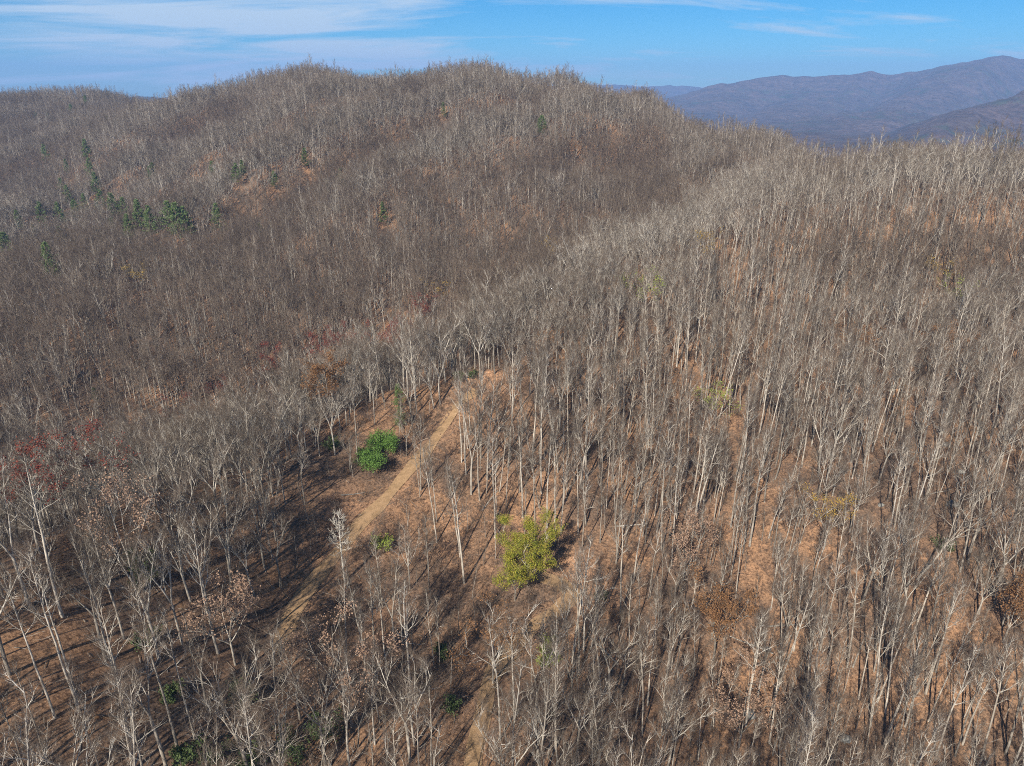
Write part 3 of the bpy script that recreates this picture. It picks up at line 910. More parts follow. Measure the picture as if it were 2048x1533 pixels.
def special(name, sk, mats, u, v, lift, label, cat='tree', group=None, rot=None, scale=1.0, clear=2.5, tilt=(0, 0), names=('trunk', 'crown'), parts=((0,), (1,))):
    p = spot(u, v, lift)
    me = [sk.mesh(name + '_' + nm, mats, pt) for nm, pt in zip(names, parts)]
    TAKEN.append((p[0], p[1], clear))
    return plant(name, me, p - np.array([0, 0, 0.05]), rng.uniform(0, 6.28) if rot is None else rot, scale, label, cat, group, tilt, names)

def leafy(seed, mat, h, leaf_n, size, r=0.2, clear=0.3, len1=0.3, ang=1.0, top=0.0, fork=4, spread=0.6):
    return bare_tree(seed, h=h, r=r, clear=clear, n1=16, ang=ang, len1=len1, bend1=0.35, c2=5, c3=4, c4=3, leafs=mat, leaf_n=leaf_n, leaf_size=size, leaf_top=top, fork=fork, spread=spread, hfork=0.28), GREY + [M[mat]]

# the yellow-green tree at the bend of the track: two crowns that touch
sk, mm = leafy(601, 'leaf_yellow', 16.0, 30000, 0.095, r=0.17, clear=0.2, len1=0.34, ang=1.0, spread=0.62)
special('yellow_tree', sk, mm, 1056, 1112, 8.0, 'yellow-green leafy tree hiding the bend of the dirt track, its taller rear crown', clear=4.5)
sk, mm = leafy(602, 'leaf_yellow', 11.5, 15000, 0.095, r=0.14, clear=0.2, len1=0.30, ang=1.0)
special('yellow_tree', sk, mm, 1030, 1160, 5.5, 'smaller yellow-green leafy tree just in front of the tall yellow-green one', clear=4)
for q_ in ((1050, 1240), (1030, 1290), (1075, 1260)):
    q_ = spot(*q_); TAKEN.append((q_[0], q_[1], 5.0))
# dead white snag beside the upper track
sk = bare_tree(610, h=16.5, r=0.2, clear=0.42, n1=26, ang=1.25, len1=0.17, bend1=0.25, c2=6, c3=3, c4=0, twig=0.02)
special('dead_tree', sk, [M['dead'], M['dead'], M['dead']], 690, 1165, 0, 'bleached white dead tree standing alone beside the dirt track', clear=6)
# leaning tree on the right
sk = bare_tree(611, h=22, r=0.25, fork=3, spread=0.4, hfork=0.45, n1=20, ang=0.8, len1=0.26, bend1=0.4, c2=6, c3=4, c4=2)
special('leaning_tree', sk, PALE, 1834, 1160, 0, 'thick pale bare tree leaning steeply over the leafy slope', rot=0.0, tilt=(0, R(27)), clear=4)
# evergreen shrubs beside the track
sk = shrub(620, 5.6, 4.2, 9, 8000, 0.125)
special('evergreen_shrub', sk, [M['grey'], M['leaf_green']], 736, 922, 2.5, 'bright green leafy shrub beside the track, lower of the two', 'shrub', clear=4, names=('stem', 'foliage'))
sk = shrub(621, 6.0, 4.0, 9, 7500, 0.125)
special('evergreen_shrub', sk, [M['grey'], M['leaf_green']], 768, 888, 2.8, 'bright green leafy shrub beside the track, upper of the two', 'shrub', clear=4, names=('stem', 'foliage'))
for k, (u, v, h_, lab, mt) in enumerate([
    (660, 888, 3.2, 'dark green shrub in shade left of the bright green shrubs', 'leaf_laurel'),
    (915, 752, 3.0, 'low green shrub at the top of the track, left half of the clump', 'leaf_laurel'),
    (946, 748, 2.6, 'low green shrub at the top of the track, right half of the clump', 'leaf_laurel'),
    (283, 1120, 4.5, 'olive green shrub under bare trees on the left slope', 'leaf_laurel'),
    (285, 1150, 4.0, 'olive green shrub just below the upper one on the left slope', 'leaf_laurel'),
    (762, 1090, 3.6, 'small light green shrub right of the dead white tree', 'leaf_lime'),
    (1092, 1292, 3.0, 'lime green bush in the shade below the yellow-green tree', 'leaf_lime'),
    (1098, 1325, 3.2, 'pale lime bush tangled in bare branches below the lime green bush', 'leaf_lime'),
    (880, 1305, 2.6, 'dim olive bush in the shadow left of the lower track', 'leaf_laurel'),
    (895, 1410, 2.6, 'dim olive bush beside the lower track near the frame edge', 'leaf_laurel'),
    (1890, 1090, 3.4, 'dark green shrub behind the thick leaning tree', 'leaf_laurel'),
    (290, 1270, 3.0, 'dark laurel shrub at the foot of the left slope trees', 'leaf_laurel'),
    (480, 1385, 4.2, 'dark laurel shrub behind the pale trees at lower left centre', 'leaf_laurel'),
    (345, 1385, 2.6, 'small laurel shrub at the edge of the orange leaf slope', 'leaf_laurel'),
    (650, 1452, 4.6, 'dark green laurel thicket plant under bare crowns, right one', 'leaf_laurel'),
    (590, 1490, 5.0, 'dark green laurel thicket plant under bare crowns, middle one', 'leaf_laurel'),
    (420, 1500, 4.2, 'dark green laurel thicket plant under bare crowns, left one', 'leaf_laurel'),
    (360, 1518, 3.2, 'laurel shrub at the very bottom of the orange leaf slope', 'leaf_laurel'),
    (500, 1520, 4.0, 'laurel shrub at the bottom edge between pale trunks', 'leaf_laurel'),
    (975, 640, 4.6, 'small green tree-shrub among ridge trees above the track', 'leaf_lime'),
    (1200, 1190, 2.0, 'small olive bush on the bank right of the track bend', 'leaf_laurel'),
]):
    sk = shrub(630 + k, h_, h_ * 0.72, 6, 1100, 0.15)
    special('green_shrub', sk, [M['grey'], M[mt]], u, v, h_ * 0.5, lab, 'shrub', 'green shrubs under the bare trees', clear=2.2, names=('stem', 'foliage'))

PINE_AT = []         # tall leafy trees that show above their neighbours
# trees that keep coloured leaves
LEAF = [
    (655, 765, 13, 'leaf_rust', 20, 6760, 0.15, 'broad oak with rusty brown leaves on the ridge left of the track'),
    (1440, 1225, 12, 'leaf_rust', 18, 6240, 0.15, 'broad oak with ochre brown leaves among grey trees on the right slope'),
    (240, 1050, 14, 'leaf_tan', 22, 3300, 0.15, 'tall oak with thin tan leaves above the left slope'),
    (450, 1225, 11, 'leaf_tan', 17, 3520, 0.15, 'spreading tree with tan brown leaves left of the dark track end'),
    (690, 1340, 12, 'leaf_tan', 19, 3740, 0.15, 'tree with tan brown leaves among pale crowns at lower centre'),
    (1375, 1085, 10, 'leaf_tan', 16, 3080, 0.15, 'tree with pinkish tan leaves on the right slope'),
    (1490, 1420, 9, 'leaf_tan', 15, 2640, 0.15, 'tree with pinkish tan leaves near the bottom of the right slope'),
    (2030, 1215, 9, 'leaf_rust', 15, 4940, 0.15, 'tree with dark rust leaves at the right edge'),
    (1662, 1030, 9, 'leaf_gold', 15, 1440, 0.13, 'tree with thin golden leaves on the right slope'),
    (985, 1290, 9, 'leaf_rust', 15, 2340, 0.15, 'tree with orange brown leaves beside the lower track'),
    (770, 662, 16, 'leaf_red', 22, 3600, 0.17, 'dark red leaved tree on the ridge, the largest red crown'),
    (808, 672, 15, 'leaf_red', 20, 1800, 0.16, 'dark red leaved tree just right of the largest red crown'),
    (640, 688, 15, 'leaf_red', 20, 2800, 0.17, 'red leaved tree on the ridge left of the largest red crown'),
    (682, 674, 15, 'leaf_red', 20, 1800, 0.16, 'rust red tree on the ridge between two redder crowns'),
    (540, 708, 15, 'leaf_red', 20, 2800, 0.17, 'brick red tree on the ridge above the dark hollow'),
    (842, 610, 16, 'leaf_red', 21, 1800, 0.16, 'dull red tree behind the ridge crest'),
    (30, 945, 16, 'leaf_red', 21, 2600, 0.16, 'red brown tree at the left edge on the ridge'),
    (185, 905, 14, 'leaf_red', 19, 1400, 0.16, 'reddish tree on the ridge near the left edge'),
    (360, 812, 14, 'leaf_red', 19, 1400, 0.16, 'reddish tree on the ridge below the dark hollow'),
    (440, 777, 11, 'leaf_red', 15, 1200, 0.16, 'low reddish tree at the bottom of the dark hollow'),
    (272, 545, 15, 'leaf_gold', 20, 672, 0.2, 'tree with a golden yellow top in the hollow on the left'),
    (872, 577, 15, 'leaf_gold', 20, 480, 0.2, 'tree with a touch of gold behind the ridge crest'),
    (1102, 497, 15, 'leaf_gold', 20, 416, 0.2, 'tree with a few golden leaves on the far side of the ridge'),
    (1415, 487, 15, 'leaf_gold', 20, 512, 0.2, 'tree with golden leaves high on the right slope'),
    (1290, 570, 14, 'leaf_lime', 19, 1350, 0.17, 'tree with yellow-green leaves on the ridge top'),
    (1882, 535, 14, 'leaf_gold', 19, 672, 0.17, 'slim tree with yellow leaves on the upper right slope'),
    (1912, 580, 13, 'leaf_lime', 18, 630, 0.17, 'tree with lime tinted leaves below the slim yellow tree'),
    (1437, 798, 10, 'leaf_lime', 15, 1050, 0.16, 'tree with lime green leaves in the middle of the right slope'),
    (1690, 318, 16, 'leaf_gold', 21, 800, 0.22, 'tree with a golden crown near the saddle on the skyline'),
    (1150, 292, 15, 'leaf_rust', 20, 1092, 0.24, 'tree with rusty leaves on the face of the main ridge'),
    (155, 905, 12, 'leaf_rust', 17, 1300, 0.15, 'tree with thin rusty leaves on the ridge at the left'),
    (1900, 690, 12, 'leaf_rust', 18, 2340, 0.16, 'tree with ochre leaves on the far right of the slope'),
    (1715, 690, 12, 'leaf_rust', 18, 1820, 0.16, 'tree with thin ochre leaves in the middle of the upper right slope'),
    (1360, 790, 9, 'leaf_rust', 14, 1300, 0.15, 'small orange brown tree beside the lime green one'),
]
for k, (u, v, lift, mt, h_, ln, sz, lab) in enumerate(LEAF):
    sk, mm = leafy(700 + k, mt, h_, ln, sz, r=0.19, clear=0.3, len1=0.33 if mt in ('leaf_rust', 'leaf_tan') else 0.28, top=0.62 if mt == 'leaf_gold' else 0.35)
    o = special('leafy_tree', sk, mm, u, v, lift, lab, 'tree', 'trees still in autumn leaf', clear=3)
    PINE_AT.append((o.location.x, o.location.y, h_))

# white pines on the far left hillside
PINES = [
    (180, 336, 22, 'full green pine, tallest of the scattered ones on the left hillside'), (190, 364, 19, 'pale green pine just below the tallest scattered pine'),
    (122, 374, 19, 'green pine left of the tallest scattered pine, upper of a touching pair'), (134, 388, 17, 'green pine, lower right of a touching pair'),
    (80, 428, 22, 'dark green pine standing alone left of the pine belt'), (36, 440, 18, 'faint green pine near the left edge above the spur'),
    (118, 426, 20, 'narrow green pine at the left end of the pine belt'), (152, 422, 20, 'broad green pine second in the pine belt'),
    (168, 404, 16, 'dark small pine above the left part of the pine belt'), (200, 402, 21, 'tall green pine in the middle of the pine belt'),
    (196, 422, 17, 'short pine below the tall middle pine of the belt'), (226, 412, 22, 'large green pine right of the tall middle pine'),
    (246, 416, 18, 'dark pine at the right of the middle clump'), (277, 430, 22, 'large green pine in the right clump of the belt, left one'),
    (298, 440, 20, 'bright green pine in the right clump of the belt, right one'), (256, 452, 17, 'low pine below the right clump of the belt'),
    (224, 456, 16, 'low green pine beneath the middle clump'), (336, 430, 20, 'green pine at the start of the last clump on the right'),
    (352, 438, 23, 'largest green pine in the last clump on the right'), (372, 442, 21, 'bright green pine at the right end of the last clump'),
    (434, 434, 20, 'yellow-green pine standing apart right of the pine belt'), (96, 520, 22, 'dark green pine alone on the spur below the pine belt'),
    (10, 494, 22, 'dark green pine at the left edge of the spur'), (70, 466, 16, 'small green pine left of the low belt pines'),
    (122, 472, 15, 'small dull pine on the near side of the pine belt'), (426, 346, 21, 'dark green pine at the mouth of the upper hollow'),
    (300, 350, 17, 'dark pine left of the upper hollow, lower of two'), (306, 342, 16, 'dark pine left of the upper hollow, upper of two'),
    (484, 328, 16, 'small green pine right of the upper hollow, right one'), (469, 336, 19, 'small green pine right of the upper hollow, left one'),
    (680, 346, 20, 'green pine alone on the spur in mid slope'), (608, 305, 18, 'green pine alone on the main ridge face'),
    (548, 350, 16, 'dim pine below the lone pine of the main ridge face'), (172, 298, 22, 'narrow pine high on the left hill'),
    (90, 306, 20, 'dark pine high on the left hill, leftmost'), (132, 332, 15, 'small dark pine on the left hill between larger ones'),
    (98, 240, 20, 'dark pine just under the left summit'), (142, 222, 20, 'dark pine on the left summit slope'), (172, 203, 20, 'dark pine at the right of the left summit'),
    (72, 238, 18, 'dim pine under the left summit, leftmost'), (216, 244, 15, 'tiny dark pine right of the left summit'),
    (886, 212, 17, 'dark pine alone under the main summit'), (1085, 240, 20, 'dark green pine on the shoulder right of the main summit'),
    (765, 414, 18, 'dim green pine low on the spur face'), (520, 454, 17, 'dim green pine above the dark hollow'), (1078, 244, 15, 'small pine touching the dark green pine on the shoulder'),
    (796, 770, 12, 'dark young pine in the shade of ridge trees above the shrubs'), (800, 816, 9, 'dark young pine just below another beside the upper track'),
    (186, 775, 11, 'dark young pine deep in the hollow on the left'),
]
pine_kinds = [pine(800 + i, 20.0, 0.2 + 0.03 * (i % 3), 2.8, 0.26) for i in range(5)]
pine_parts = [(s.mesh('pine_trunk', [M['dark'], M['dark'], M['needle']], (0,)), s.mesh('pine_crown', [M['dark'], M['dark'], M['needle']], (1,))) for s in pine_kinds]
for k, (u, v, h_, lab) in enumerate(PINES):
    p = spot(u, v, h_ * 0.68)
    TAKEN.append((p[0], p[1], 3.2))
    TAKEN.append((p[0] * (1 - 7 / np.hypot(p[0], p[1])), p[1] * (1 - 7 / np.hypot(p[0], p[1])), 4.0 if h_ > 14 else 1.0))
    h_ = h_ * (1.12 if u < 460 else 0.85) if h_ > 14 else h_ * 0.7
    PINE_AT.append((p[0], p[1], h_))
    sxy = h_ / 20 * rng.uniform(0.9, 1.2)
    plant('pine_tree', pine_parts[k % 5], p, rng.uniform(0, 6.28), (sxy * 1.12, sxy * 1.12, h_ / 20), lab, 'pine tree', 'green pines on the hillside')

# bare trees whose place the photograph shows clearly: look, foot (column, row), height
KNOWN = [
    ('straight', 1094, 1056, 29), ('straight', 1110, 1045, 27), ('straight', 1122, 1068, 21), ('straight', 990, 1076, 27), ('slender', 1200, 1086, 20),
    ('straight', 1045, 1035, 25), ('slender', 873, 1045, 22), ('straight', 1066, 905, 27), ('straight', 1083, 873, 24), ('straight', 962, 918, 26), ('straight', 975, 960, 28),
    ('straight', 932, 950, 26), ('straight', 940, 870, 24), ('straight', 842, 980, 20), ('slender', 840, 995, 17), ('straight', 716, 925, 23), ('slender', 750, 850, 20),
    ('straight', 833, 828, 25), ('slender', 1160, 1230, 17), ('straight', 1110, 1500, 27), ('straight', 1000, 1480, 25), ('straight', 1028, 1440, 22), ('slender', 1090, 1420, 20),
    ('forked', 790, 1300, 23), ('slender', 805, 1290, 19), ('slender', 868, 1335, 18), ('slender', 880, 1340, 17), ('straight', 765, 1215, 18),
    ('broad', 820, 1180, 15), ('slender', 545, 1120, 18), ('slender', 470, 1090, 20), ('broad', 820, 1525, 22), ('forked', 700, 1540, 23),
    ('straight', 565, 1500, 22), ('forked', 600, 1440, 22), ('broad', 500, 1560, 23), ('straight', 750, 1490, 19), ('broad', 650, 1530, 21),
    ('straight', 110, 1436, 24), ('straight', 158, 1422, 27), ('straight', 154, 1393, 24), ('straight', 266, 1494, 26), ('forked', 335, 1545, 27), ('straight', 356, 1500, 29),
    ('straight', 248, 1278, 23), ('broad', 318, 1318, 24), ('straight', 96, 1530, 17), ('slender', 198, 1535, 18), ('slender', 48, 1535, 17), ('straight', 234, 1364, 27),
    ('forked', 60, 1215, 27), ('broad', 20, 1350, 22), ('forked', 365, 1290, 23), ('straight', 125, 1235, 28), ('straight', 390, 1480, 24), ('forked', 415, 1420, 21),
    ('straight', 1870, 1520, 28), ('straight', 1955, 1540, 29), ('straight', 2010, 1510, 27), ('straight', 1780, 1545, 26), ('straight', 1925, 1490, 26), ('straight', 2040, 1420, 25),
    ('broad', 1655, 1330, 16), ('straight', 1587, 1302, 21), ('straight', 1620, 1205, 22), ('straight', 1462, 1150, 22), ('broad', 1560, 1180, 13), ('straight', 1690, 1180, 18),
    ('straight', 1545, 1115, 20), ('straight', 1575, 1125, 19), ('slender', 1805, 1160, 20), ('broad', 1950, 1180, 12), ('straight', 1998, 1155, 17), ('straight', 1964, 1090, 18),
    ('broad', 1515, 1395, 18), ('straight', 1495, 1405, 22), ('broad', 1420, 960, 15), ('broad', 1700, 790, 18), ('straight', 1735, 770, 22), ('forked', 1420, 690, 24),
    ('straight', 1545, 660, 25), ('straight', 1440, 770, 25), ('forked', 1400, 790, 22), ('broad', 1240, 610, 24), ('broad', 1215, 625, 22), ('broad', 960, 760, 22),
    ('straight', 1290, 1090, 20), ('broad', 1270, 1010, 20), ('straight', 1225, 960, 22), ('broad', 670, 910, 18), ('broad', 560, 930, 18), ('forked', 610, 1010, 17),
]

# ------------------------------------------------------------------ the wood
def scatter(spacing, x0, x1, y0, y1, seed):
    g = np.random.default_rng(seed)
    nx, ny = int((x1 - x0) / spacing), int((y1 - y0) / spacing)
    gx, gy = np.meshgrid(np.arange(nx), np.arange(ny), indexing='ij')
    x = x0 + (gx + 0.5 * (gy % 2) + g.uniform(0.05, 0.95, gx.shape)) * spacing
    y = y0 + (gy + g.uniform(0.05, 0.95, gx.shape)) * spacing
    return x.ravel(), y.ravel(), g

def ell(u, v, cu, cv, ru, rv):
    return sstep(1.25, 0.8, np.sqrt(((u - cu) / ru) ** 2 + ((v - cv) / rv) ** 2))

CREST = np.array([spot(a_, b_)[:2] for a_, b_ in [(-150, 1150), (0, 1120), (200, 1040), (440, 950), (650, 828), (780, 775), (900, 750), (1100, 635), (1250, 562), (1291, 514), (1476, 402)]])
CREST = _smooth_line(CREST, 4.0)

def crest_near(x, y):
    d = np.full(len(x), 1e9)
    for i in range(0, len(x), 20000):
        d[i:i + 20000] = np.sqrt(((x[i:i + 20000, None] - CREST[None, :, 0]) ** 2 + (y[i:i + 20000, None] - CREST[None, :, 1]) ** 2).min(1))
    return d

for p_ in TRACKS[0][len(TRACKS[0]) // 2::3]:
    dr = math.hypot(p_[0], p_[1])
    for back_ in (14.0, 19.0):
        TAKEN.append((p_[0] * (1 - back_ / dr), p_[1] * (1 - back_ / dr), 3.2))
for T in TRACKS:                                         # nothing tall stands between the tracks and the viewer
    for p_ in T[::3]:
        dr = math.hypot(p_[0], p_[1])
        for back_ in (4.0, 9.0):
            TAKEN.append((p_[0] * (1 - back_ / dr), p_[1] * (1 - back_ / dr), 3.4))

def thin(u, v):
    """How much of the tall wood stands at a place (openings round the tracks and the shrubs)."""
    k = np.ones_like(u)
    for (cu, cv, ru, rv, d) in [(730, 1190, 190, 130, 0.12), (960, 1180, 170, 120, 0.16), (1130, 1190, 110, 90, 0.10), (930, 1330, 90, 150, 0.10), (720, 1010, 150, 90, 0.25),
                                (960, 820, 60, 70, 0.3), (1620, 1060, 130, 90, 0.55), (190, 1410, 270, 180, 0.16), (1000, 790, 80, 60, 0.35), (860, 1060, 160, 60, 0.3), (580, 1270, 90, 80, 0.08), (180, 870, 230, 40, 0.7)]:
        k *= 1 - (1 - d) * ell(u, v, cu, cv, ru, rv)
    return k

def clear_of(x, y, extra=0.0):
    ok = np.ones(len(x), bool)
    for (tx, ty, tr_) in TAKEN:
        ok &= (x - tx) ** 2 + (y - ty) ** 2 > (tr_ + extra) ** 2
    d, _ = track_near(x, y)
    return ok & (d > 3.0)

by_look = {}
for i, (l, s, m_, h_) in enumerate(HERO):
    by_look.setdefault(l, []).append(i)
known = []
for k, (look, u, v, h_) in enumerate(KNOWN):
    if v > 1533:
        p = spot(u, v)
    else:
        p = spot(u, v)
    TAKEN.append((p[0], p[1], 2.6))
    vi = by_look[look][k % len(by_look[look])]
    known.append((p[0], p[1], vi, h_ / HERO[vi][3]))

x, y, g = scatter(4.4, -1000, 560, 30, 1420, 5)
zt = height(x, y)
u, v, dep = project(np.stack([x, y, zt], -1))
ut, vt, _ = project(np.stack([x, y, zt + 24], -1))
r_ = np.hypot(x, y)
keep = (dep > 40) & (u > -330) & (u < 2380) & (vt < 1750) & in_sight(x, y, zt + 24, 10 + r_ * 0.01)
dens = thin(u, v) * (0.66 + 0.34 * sstep(0.25, 0.5, vnoise(x, y, 30, 77)))
cd = crest_near(x, y)
dens *= np.where(dep > 460, 1.0, np.where(cd < 26, np.where(v > 1060, 0.72, 0.85), np.where((dep > 215) & (u < 900), 1.0, np.where((u > 1150) & (v > 420), 0.88, 0.76))))
sd = np.full(len(x), 1e9)
far_i = np.nonzero(dep > 420)[0]
for i in range(0, len(far_i), 20000):
    q_ = far_i[i:i + 20000]
    sd[q_] = np.sqrt(((x[q_, None] - _sky[None, :, 0]) ** 2 + (y[q_, None] - _sky[None, :, 1]) ** 2).min(1))
dens *= np.where(sd < 24, 0.62, 1.0)
keep &= g.random(len(x)) < dens
x, y, zt, u, v, r_, dep, cd, sd = (q[keep] for q in (x, y, zt, u, v, r_, dep, cd, sd))
ok = clear_of(x, y)
x, y, zt, u, v, r_, dep, cd, sd = (q[ok] for q in (x, y, zt, u, v, r_, dep, cd, sd))
N = len(x)
# what kind of tree grows where: straight pale ones on the lower slopes, broad ones along the crests
crest = np.clip((zt - height(x + 18, y) * .25 - height(x - 18, y) * .25 - height(x, y + 18) * .25 - height(x, y - 18) * .25) / 1.6, -1, 1)
pb = np.clip(0.24 + 0.3 * crest - 0.14 * (u > 1000) * (v > 420) + 0.16 * (dep > 460), 0.08, 0.8)
pb = np.where(cd < 30, 0.9, pb)
roll = g.random(N)
right_ = (u > 1000) & (v > 380)
look = np.where(roll < pb, 0, np.where(roll < pb + (1 - pb) * np.where(right_, 0.62, 0.50), 1, np.where(roll < pb + (1 - pb) * np.where(right_, 0.95, 0.78), 2, 3)))      # broad, straight, slender, forked
LOOKS = ['broad', 'straight', 'slender', 'forked', 'dark', 'pale']  # dark and pale looks hold shade and light in their bark colour
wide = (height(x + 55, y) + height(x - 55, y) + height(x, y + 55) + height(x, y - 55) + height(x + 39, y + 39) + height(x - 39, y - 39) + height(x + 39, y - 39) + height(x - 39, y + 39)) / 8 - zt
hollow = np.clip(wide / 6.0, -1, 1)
look = np.where((dep > 230) & (g.random(N) < np.maximum(hollow * 1.2 - 0.05, 0.6 * ((dep > 235) & (dep < 480) & (u < 1480) & (cd > 26) & (v < np.interp(u, [-150, 0, 200, 440, 650, 780, 940, 1100, 1250, 1291, 1476], [1150, 1120, 1040, 950, 828, 772, 738, 632, 560, 512, 400]) - 12)))), 4, np.where((dep > 300) & (g.random(N) < -hollow * 0.8 - 0.12), 5, look))  # shade painted by bark tone in hollows and behind the crest, light on spurs
look = np.where((cd < 26) & (dep > 235) & (g.random(N) < 0.85), 5, look)  # lit edge of the near crest painted with paler bark
scale = g.normal(0.97, 0.16, N).clip(0.55, 1.3) * np.where(cd < 30, 0.9, 1.0)
look = np.where((sd < 24) & (look != 0), 1, look)
scale = np.where(sd < 24, scale.clip(0.7, 1.05) * 0.92, scale)
for (px, py, ph) in PINE_AT:                           # younger growth stands before the old pines
    dr = np.hypot(px, py); ex, ey = px / dr, py / dr
    fwd = (px - x) * ex + (py - y) * ey; lat = np.abs((px - x) * ey - (py - y) * ex)
    scale = np.where((fwd > -2) & (fwd < np.where(dep > 300, 40, 22)) & (lat < 6.0), np.minimum(scale, np.where(dep > 300, 0.55, 0.62)), scale)
rotz = g.uniform(0, 6.283, N)
tlx, tly = g.normal(0, 0.05, N), g.normal(0, 0.05, N)

zone = np.where(dep < 265, 0, np.where(dep < 500, 1, 2))
var = np.zeros(N, int)
for zi, lst in enumerate((HERO, MID, FAR)):
    idx = {}
    for i, (l, s, m_, h_) in enumerate(lst):
        idx.setdefault(l, []).append(i)
    for li, l in enumerate(LOOKS):
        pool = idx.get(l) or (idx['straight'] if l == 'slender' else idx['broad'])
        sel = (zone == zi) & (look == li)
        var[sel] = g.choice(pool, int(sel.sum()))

# the trees that show largest become things of their own, the rest one wood
def region(u, v):
    if v > 1230 and u < 420: return 'on the orange leaf slope at bottom left'
    if v > 1360 and u < 700: return 'in the laurel clump at bottom left'
    if v > 1360 and u < 960: return 'just left of the lower track'
    if u < 300 and v > 900: return 'on the near ridge at the left edge'
    if u < 560 and v > 900: return 'on the ridge above the dark track end'
    if u < 980 and v < 1000: return 'on the ridge left of the upper track'
    if u < 900: return 'in the brushy opening between the tracks'
    if v > 1300 and u < 1330: return 'just right of the lower track'
    if u < 1100 and v > 1000: return 'close to the yellow-green tree'
    if u < 1330 and v > 1130: return 'on the bank right of the track bend'
    if u < 1330 and v > 1000: return 'uphill of the track bend'
    if u < 1330: return 'right of the upper track'
    if v > 1330 and u > 1700: return 'in the bottom right corner'
    if v > 1330: return 'below the ochre oak'
    if u > 1850: return 'at the right edge beside the thick leaning tree'
    if u > 1700 and v < 1120: return 'uphill of the thick leaning tree'
    if u > 1700: return 'downhill of the thick leaning tree'
    if v > 1180: return 'close round the ochre oak'
    if u < 1480: return 'beside the tree with pinkish tan leaves'
    if v < 1060: return 'uphill of the thin golden tree'
    return 'downhill of the thin golden tree'

WORDS = {'straight': 'tall straight pale-barked bare tree', 'broad': 'wide-crowned grey bare tree', 'slender': 'slim pale bare tree', 'forked': 'grey bare tree with a forked trunk'}
N_THINGS = 300 - len(known)
vis = (u > -20) & (u < 2068) & (v < 1640) & in_sight(x, y, zt + 12)
full = np.array([[h_ for (l, s, m_, h_) in HERO][vi] for vi in np.where(zone == 0, var, 0)]) * scale
score = np.where(vis & (zone == 0), full / dep, -1)
# keep away from dropping whole bottom rows only: apparent height decides
pick = np.argsort(-score)[:N_THINGS]
single = np.zeros(N, bool); single[pick] = True
LAND = [('the yellow-green tree', 1050, 1230), ('the dead white tree', 690, 1165), ('the bright green shrubs', 752, 945), ('the thick leaning tree', 1834, 1160), ('the bend of the lower track', 1146, 1188)]
LANDP = [(n_, spot(a_, b_)) for n_, a_, b_ in LAND]
allsingle = [(px, py, vi, sc, None, (0.0, 0.0)) for (px, py, vi, sc) in known] + [(x[i], y[i], var[i], scale[i], rotz[i], (tlx[i], tly[i])) for i in pick]
pos_ = np.array([(a[0], a[1]) for a in allsingle])
used_labels = {}
for n_, lp in LANDP:                                   # the nearest tree on each side of a landmark is named by it
    d = pos_ - lp[:2]
    dist = np.hypot(d[:, 0], d[:, 1])
    for word, sel in (('just left of', (d[:, 0] < -1) & (abs(d[:, 1]) < -d[:, 0] * 1.2)), ('just right of', (d[:, 0] > 1) & (abs(d[:, 1]) < d[:, 0] * 1.2)),
                      ('just behind', (d[:, 1] > 1) & (abs(d[:, 0]) < d[:, 1])), ('just in front of', (d[:, 1] < -1) & (abs(d[:, 0]) < -d[:, 1]))):
        cand = np.where(sel & (dist < 16))[0]
        cand = [c_ for c_ in cand if c_ not in used_labels]
        if cand:
            j = min(cand, key=lambda c_: dist[c_])
            used_labels[j] = word + ' ' + n_
PZ = height(pos_[:, 0], pos_[:, 1])
PU, PV, _ = project(np.column_stack([pos_, PZ]))
stands = {}
for j, (px, py, vi, sc, rz, tl) in enumerate(allsingle):
    if j not in used_labels:
        stands.setdefault((HERO[vi][0], region(PU[j], PV[j])), []).append(j)
RANK = {}
for key, m_ in stands.items():                         # the outermost, tallest and smallest of a stand are told by that
    size_ = {j: allsingle[j][3] * HERO[allsingle[j][2]][3] for j in m_}
    for word, fn in (('leftmost', lambda j: PU[j]), ('rightmost', lambda j: -PU[j]), ('lowest', lambda j: -PV[j]), ('uppermost', lambda j: PV[j]), ('tallest', lambda j: -size_[j]), ('smallest', lambda j: size_[j]),
                     ('second leftmost', lambda j: PU[j]), ('second rightmost', lambda j: -PU[j]), ('second lowest', lambda j: -PV[j]), ('second uppermost', lambda j: PV[j])):
        left = [j for j in m_ if j not in RANK]
        if len(m_) > 1 and left:
            RANK[min(left, key=fn)] = word
for j, (px, py, vi, sc, rz, tl) in enumerate(allsingle):
    pz = float(height(np.array([px]), np.array([py]))[0])
    uu, vv, _ = project(np.array([px, py, pz]))
    lk = HERO[vi][0]
    size_word = RANK[j] + ' ' if j in RANK else ''
    where = used_labels.get(j) or region(float(uu), float(vv))
    plant('bare_tree', HERO_PARTS[vi], (px, py, pz), rng.uniform(0, 6.28) if rz is None else rz, float(sc), size_word + WORDS[lk] + ' ' + where, 'tree',
          'bare trees ' + (where if j not in used_labels else region(float(uu), float(vv))), tl)

